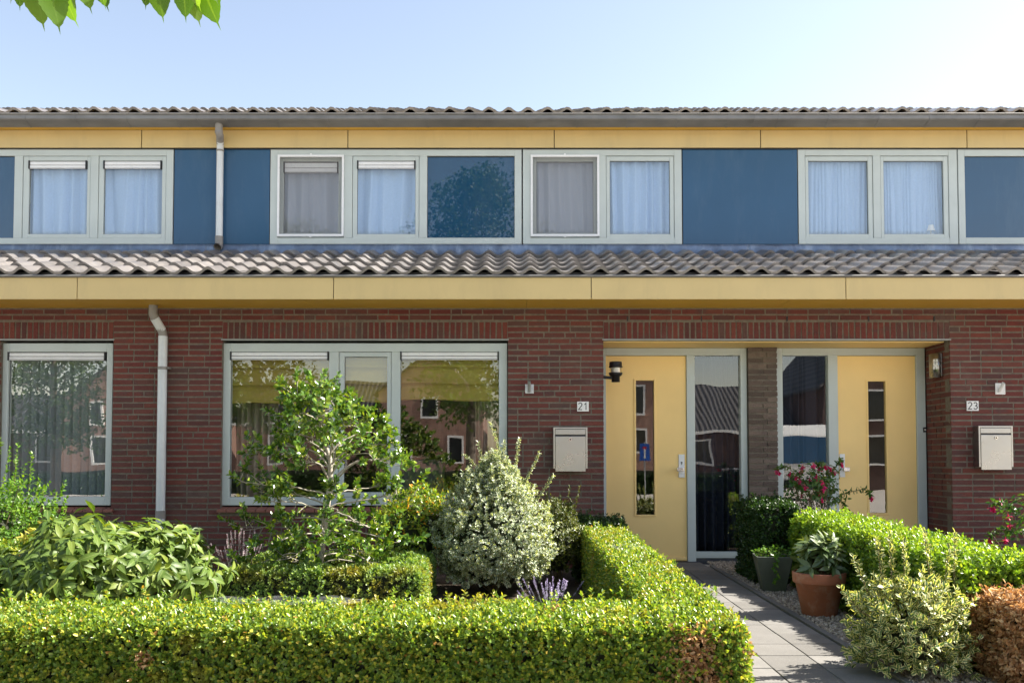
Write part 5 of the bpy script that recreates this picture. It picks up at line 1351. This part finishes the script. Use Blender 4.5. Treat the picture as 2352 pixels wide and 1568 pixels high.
# ================================================================== STREET TREES (the near one hangs its branch into the top left)
def street_tree(x, y, h, rx, label, seed, branch=False, n=2600, group='street trees along the road'):
    rs = random.Random(seed); g = ground(-9.5)
    th = thing('street_tree', (x, y, g), label, 'tree', group)
    mb = MB(); pts = [(x+.05*math.sin(k*1.3+seed), y+.05*math.cos(k*1.7), g+h*.9*k/7) for k in range(8)]; mb.tube(pts, [.13, .115, .105, .09, .075, .055, .035, .015], 12); mb.build('trunk', M['bark_tree'], th)
    br = MB(); P, D = [], []
    for i in range(64):
        t = .24+.72*i/63; z = h*t; a = i*2.4+rs.uniform(-.4, .4); env = rx*(math.sin(math.pi*min(1, (t-.14)/.86))**.55)*rs.uniform(.75, 1.1)
        s = Vector((x, y, g+z*.93)); d = Vector((math.cos(a), math.sin(a), 0)); e = s+d*env+Vector((0, 0, env*.35-.3*(t < .4))); m_ = s+d*env*.5+Vector((0, 0, env*.35))
        br.tube([s, m_, e], [.03*(1.2-t), .018*(1.2-t), .006], 5, False)
        for k in range(int(n/64)):
            q = rs.uniform(.25, 1.05); p = s.lerp(m_, q*2) if q < .5 else m_.lerp(e, (q-.5)*2); v = Vector((rs.gauss(0, 1), rs.gauss(0, 1), rs.gauss(0, .8)))*.22
            P.append(tuple(p+v)); D.append((d.x+rs.gauss(0, .6), d.y+rs.gauss(0, .6), -.35+rs.gauss(0, .4)))
    if branch:
        tip = Vector((-1.05, -6.95, 2.50)); s = Vector((x, y, g+2.55)); path = [s, Vector((x-.1, y+1.3, 2.85)), Vector((-1.15, -8.0, 2.95)), Vector((-1.1, -7.3, 2.72)), tip]
        br.tube(path, [.05, .035, .022, .012, .005], 8, False)
        twigs = [((-1.12, -7.2, 2.66), (-1.38, -6.98, 2.50)), ((-1.1, -7.1, 2.62), (-.98, -6.92, 2.48)), ((-1.08, -7.0, 2.55), (-.80, -6.9, 2.46)), ((-1.1, -7.3, 2.72), (-1.25, -6.94, 2.50))]
        for a_, b_ in twigs: br.tube([a_, b_], [.005, .002], 5, False)
        LP, LD, LN, LL = [], [], [], []
        # leaves hanging into view: (px tip x, tip y) -> built around the twigs at their own depth
        for px, py, Y, ln, tilt, face in ((42, 22, -6.9, .075, -.10, .2), (96, 66, -6.92, .125, .12, .1), (140, 72, -6.95, .115, .22, .6), (168, 60, -6.90, .12, .30, -.5), (212, 26, -6.93, .10, .35, .5), (248, 22, -6.9, .09, .35, .2), (236, 20, -6.98, .08, .1, -.3),
                                     (335, 20, -6.9, .07, -.05, .5), (372, 48, -6.92, .10, .10, .05), (424, 48, -6.94, .095, .0, .1), (462, 56, -6.9, .10, .32, .45), (499, 64, -6.9, .13, .36, -.25), (505, 8, -6.95, .08, .5, .6), (20, 4, -6.95, .09, -.3, .3), (452, 24, -6.97, .09, .15, -.6), (120, 12, -6.99, .10, -.15, .4)):
            tx, tz = at(px, py, Y); d = Vector((tilt, .12, -1)).normalized(); b_ = Vector((tx, Y, tz))-d*ln*1.32
            LP.append(tuple(b_)); LD.append(tuple(d)); LN.append((face, -1, .15)); LL.append(ln)
            br.tube([b_, b_-d*.03+Vector((0, 0, .02)), Vector(tip).lerp(Vector((b_.x, -7.05, 2.52)), .75)], [.0012, .0012, .002], 4, False)
        LL = np.array(LL)*1.2
        leaf_obj('hanging_leaves', np.array(LP), np.array(LD), np.array(LN), LL, LL*.56, M['street_leaf'], th, shape='serrate', fold=.10, curl=.10)
        for k in range(120):
            q = rs.random()*3; j = int(q)+1; p = path[j].lerp(path[min(j+1, 4)], q-int(q)); v = Vector((rs.gauss(0, .3), rs.gauss(0, .2), abs(rs.gauss(.12, .15)))); p = p+v
            if p.z > 1.146+.56*(p.y+9.08)+.06 or p.y < -8.6: P.append(tuple(p)); D.append((rs.gauss(0, .5), .3, -.8))
    br.build('branches', M['bark_tree'], th)
    P, D = np.array(P), norm(np.array(D)); Ps, Ds, Ns = shoots(P, D, 3, .08, 75, 35, .35); sz = rng.uniform(.07, .12, len(Ps))
    ok = ~((Ps[:, 1] > -9.2) & (Ps[:, 2] < 1.146+.56*(Ps[:, 1]+9.08)+.14))
    leaf_obj('crown', Ps[ok], Ds[ok], Ns[ok], sz[ok], sz[ok]*.55, M['crown_leaf'], th, shape='lance', fold=.2, curl=.2)
street_tree(-.95, -11.2, 9.6, 2.0, 'broad-leaved tree whose serrated leaves hang into the top left of the sky', 3, True, 5600)
street_tree(-6.4, -12.0, 8.2, 2.4, 'street tree mirrored in the left pane of the broad window', 4, n=5600)
street_tree(-11.6, -12.5, 7.2, 1.5, 'street tree mirrored in the tall left window', 6, n=4200)

# ================================================================== OTHER SIDE OF THE STREET (seen mirrored in the panes)
brick_far = N('far_brick'); brick_far.set(Roughness=.9)
b_ = brick_far.n('TexBrick'); b_.inputs['Scale'].default_value = 1; b_.inputs['Brick Width'].default_value = .22; b_.inputs['Row Height'].default_value = .0625; b_.inputs['Mortar Size'].default_value = .006
for i, c in (('Color1', (.30, .155, .115, 1)), ('Color2', (.36, .20, .145, 1)), ('Mortar', (.32, .27, .23, 1))): b_.inputs[i].default_value = c
mp = brick_far.n('Mapping'); mp.inputs['Rotation'].default_value = (R(90), 0, 0); brick_far.l(brick_far.coord(), mp.inputs[0]); brick_far.l(mp.outputs[0], b_.inputs['Vector']); brick_far.l(b_.outputs[0], brick_far.p.inputs['Base Color'])
M['far_brick'] = brick_far.m
glossy_panel('far_pane', (.025, .028, .03), .05, 1.5)
paint('far_dark_brick', (.10, .06, .05), .9, .3, 6); 
m = N('far_tiles'); m.set(Roughness=.6); wv = m.n('TexWave'); wv.wave_type = 'BANDS'; wv.bands_direction = 'X'; wv.inputs['Scale'].default_value = 1.3; wv.inputs['Distortion'].default_value = .3; m.l(m.coord(), wv.inputs['Vector'])
m.l(m.ramp(wv.outputs['Fac'], [(0, (.02, .02, .022)), (1, (.075, .068, .065))]), m.p.inputs['Base Color']); m.bump(wv.outputs['Fac'], .8, .05); M['far_tiles'] = m.m
def far_house(label, x0, x1, y, eave, ridge, depth, wall, gable, wins):
    g = ground(-9.5)-.02; t = thing('opposite_house', ((x0+x1)/2, y-depth/2, g), label, 'house', 'houses across the street')
    mb = MB(); yb = y-depth
    if gable:
        xm = (x0+x1)/2; mb.prism_y([(x0, g), (x1, g), (x1, eave), (xm, ridge), (x0, eave)], yb, y); mb.build('wall', M[wall], t)
        mb = MB()
        for s, a in ((1, x1), (-1, x0)):
            e = a+s*.25; ez = eave-.25*(ridge-eave)/(xm-x0)*1.0
            vs = [(xm, y+.15, ridge+.12), (e, y+.15, ez+.12), (e, yb-.1, ez+.12), (xm, yb-.1, ridge+.12), (xm, y+.15, ridge+.005), (e, y+.15, ez+.005), (e, yb-.1, ez+.005), (xm, yb-.1, ridge+.005)]
            mb.add(vs, [(0,1,2,3),(4,7,6,5),(0,4,5,1),(1,5,6,2),(2,6,7,3)])
        mb.build('roof', M['far_tiles'], t)
    else:
        ym = y-depth/2; mb.prism_x([(y, g), (y, eave), (ym, ridge), (yb, eave), (yb, g)], x0, x1); mb.build('wall', M[wall], t)
        mb = MB()
        for s, a in ((1, y), (-1, yb)):
            e = a+s*.3; sl = (ridge-eave)/(depth/2); ez = eave-.3*sl
            vs = [(x0-.1, ym, ridge+.12), (x0-.1, e, ez+.12), (x1+.1, e, ez+.12), (x1+.1, ym, ridge+.12), (x0-.1, ym, ridge+.005), (x0-.1, e, ez+.005), (x1+.1, e, ez+.005), (x1+.1, ym, ridge+.005)]
            mb.add(vs, [(0,1,2,3),(4,7,6,5),(0,4,5,1),(1,5,6,2),(2,6,7,3)])
        mb.build('roof', M['far_tiles'], t)
        mb = MB(); mb.box(x0-.1, x1+.1, y+.3, y+.42, eave-.22, eave-.08); mb.build('gutter', M['white_lacquer'], t)
    for (a, b, za, zb) in wins:
        f = MB(); f.frame(a, b, za, zb, .09, .09, .09, .09, y+.002, y+.06); w_ = f.build('window', M['white_lacquer'], t)
        p = MB(); p.box(a+.09, b-.09, y+.003, y+.02, za+.09, zb-.09); p.build('pane', M['far_pane'], w_)
YO = -31
far_house('low pink brick house with white gutter across the street', -13.0, -6.2, YO, 2.95, 5.0, 7, 'far_brick', False, [(-11.5, -10.7, .9, 2.3), (-9, -7.6, .8, 2.3)])
far_house('pink brick gable house with tiled neighbour across the street', -6.1, -1.4, YO+1, 4.2, 6.0, 8, 'far_brick', True, [(-5.5, -4.6, 1.0, 2.3), (-3.0, -2.2, .9, 2.2), (-4.2, -3.4, 3.0, 4.0)])
far_house('tall pink brick gable house with white windows across the street', 1.9, 6.9, YO+1, 4.6, 8.0, 8, 'far_brick', True, [(5.6, 6.3, 3.3, 4.7), (5.7, 6.4, 1.4, 2.7), (3.2, 4.4, 3.3, 4.7), (3.2, 4.4, .9, 2.5)])
far_house('low dark house with a long tiled roof across the street', 7.2, 13.6, YO, 2.6, 4.9, 8, 'far_dark_brick', False, [(8.2, 9.6, .9, 2.1), (11, 12.4, .9, 2.1)])
far_house('dark brick house with tiled gable roof across the street', 13.9, 20.5, YO+3, 4.6, 8.2, 9, 'far_dark_brick', True, [(15.8, 17.0, 2.9, 4.3), (15.8, 17.2, .8, 2.2), (18.2, 19.4, 2.9, 4.3)])
far_house('dark tiled house far left across the street', -30, -20.2, YO-2, 2.7, 4.5, 8, 'far_dark_brick', False, [(-27, -25.6, 1.0, 2.4), (-23.5, -22.1, 1.0, 2.4)])
far_house('pink brick gable house far left across the street', -20.6, -15.2, YO+1, 3.9, 5.9, 8, 'far_brick', True, [(-19.4, -18.7, 2.7, 3.8), (-17.2, -16.4, 2.7, 3.8), (-19.3, -18.5, .9, 2.2), (-17.2, -16.2, .9, 2.2)])
# parked lorry, road sign and hedge over there
def lorry():
    x, y, g = 9.4, -17.5, ground(-9.5)-.02; t = thing('lorry', (x, y, g), 'white lorry parked across the street', 'lorry')
    mb = MB(); mb.prism_x([(y, g+.45), (y+.02, g+1.2), (y-.12, g+2.1), (y-.5, g+2.45), (y-1.7, g+2.45), (y-1.7, g+.45)], x-1.05, x+1.05); c = mb.build('cab', M['white_lacquer'], t, bevel=.06)
    mb = MB(); mb.add([(x-.92, y-.005, g+1.22), (x+.92, y-.005, g+1.22), (x+.85, y-.125, g+2.05), (x-.85, y-.125, g+2.05)], [(0,1,2,3)]); mb.add([(x-.92, y+.035, g+1.22), (x+.92, y+.035, g+1.22), (x+.85, y-.09, g+2.05), (x-.85, y-.09, g+2.05)], [(0,1,2,3)]); mb.build('windscreen', M['blue_glass'], c)
    mb = MB(); mb.box(x-1.1, x+1.1, y-6.5, y-1.8, g+.75, g+.95); mb.build('load_bed', M['galvanised'], t, bevel=.03)
    mb = MB(); mb.box(x-1.05, x+1.05, y+.0, y+.12, g+.35, g+.62); mb.build('bumper', M['black_plastic'], t, bevel=.02)
    for s in (-1, 1):
        mb = MB(); mb.box(x+s*.8-.14, x+s*.8+.14, y+.021, y+.05, g+.72, g+.9); mb.build('headlight', M['chrome'], t)
        mb = MB(); mb.box(x+s*1.18-.08, x+s*1.18+.08, y-.2, y-.06, g+1.4, g+1.9); mb.build('mirror', M['black_plastic'], t)
        for wy in (-.85, -5.3):
            mb = MB(); mb.tube([(x+s*1.06, y+wy, g+.42), (x+s*.80, y+wy, g+.42)], .42, 20); mb.build('wheel', M['black_plastic'], t)
lorry()
t = thing('road_sign', (4.85, -21, ground(-9.5)), 'blue dead-end road sign on a grey post across the street', 'road sign')
g = ground(-9.5)
mb = MB(); mb.tube([(4.85, -21, g), (4.85, -21, 1.75)], .024, 10); mb.build('post', M['galvanised'], t)
paint('sign_blue', (.01, .09, .42), .4); paint('sign_red', (.5, .012, .02), .4)
mb = MB(); mb.box(4.65, 5.05, -20.97, -20.95, 1.1, 1.7); p = mb.build('plate', M['sign_blue'], t, bevel=.004)
mb = MB(); mb.box(4.82, 4.88, -20.949, -20.946, 1.18, 1.5); mb.build('white_bar', M['white_lacquer'], p)
mb = MB(); mb.box(4.77, 4.93, -20.949, -20.946, 1.501, 1.58); mb.build('red_bar', M['sign_red'], p)
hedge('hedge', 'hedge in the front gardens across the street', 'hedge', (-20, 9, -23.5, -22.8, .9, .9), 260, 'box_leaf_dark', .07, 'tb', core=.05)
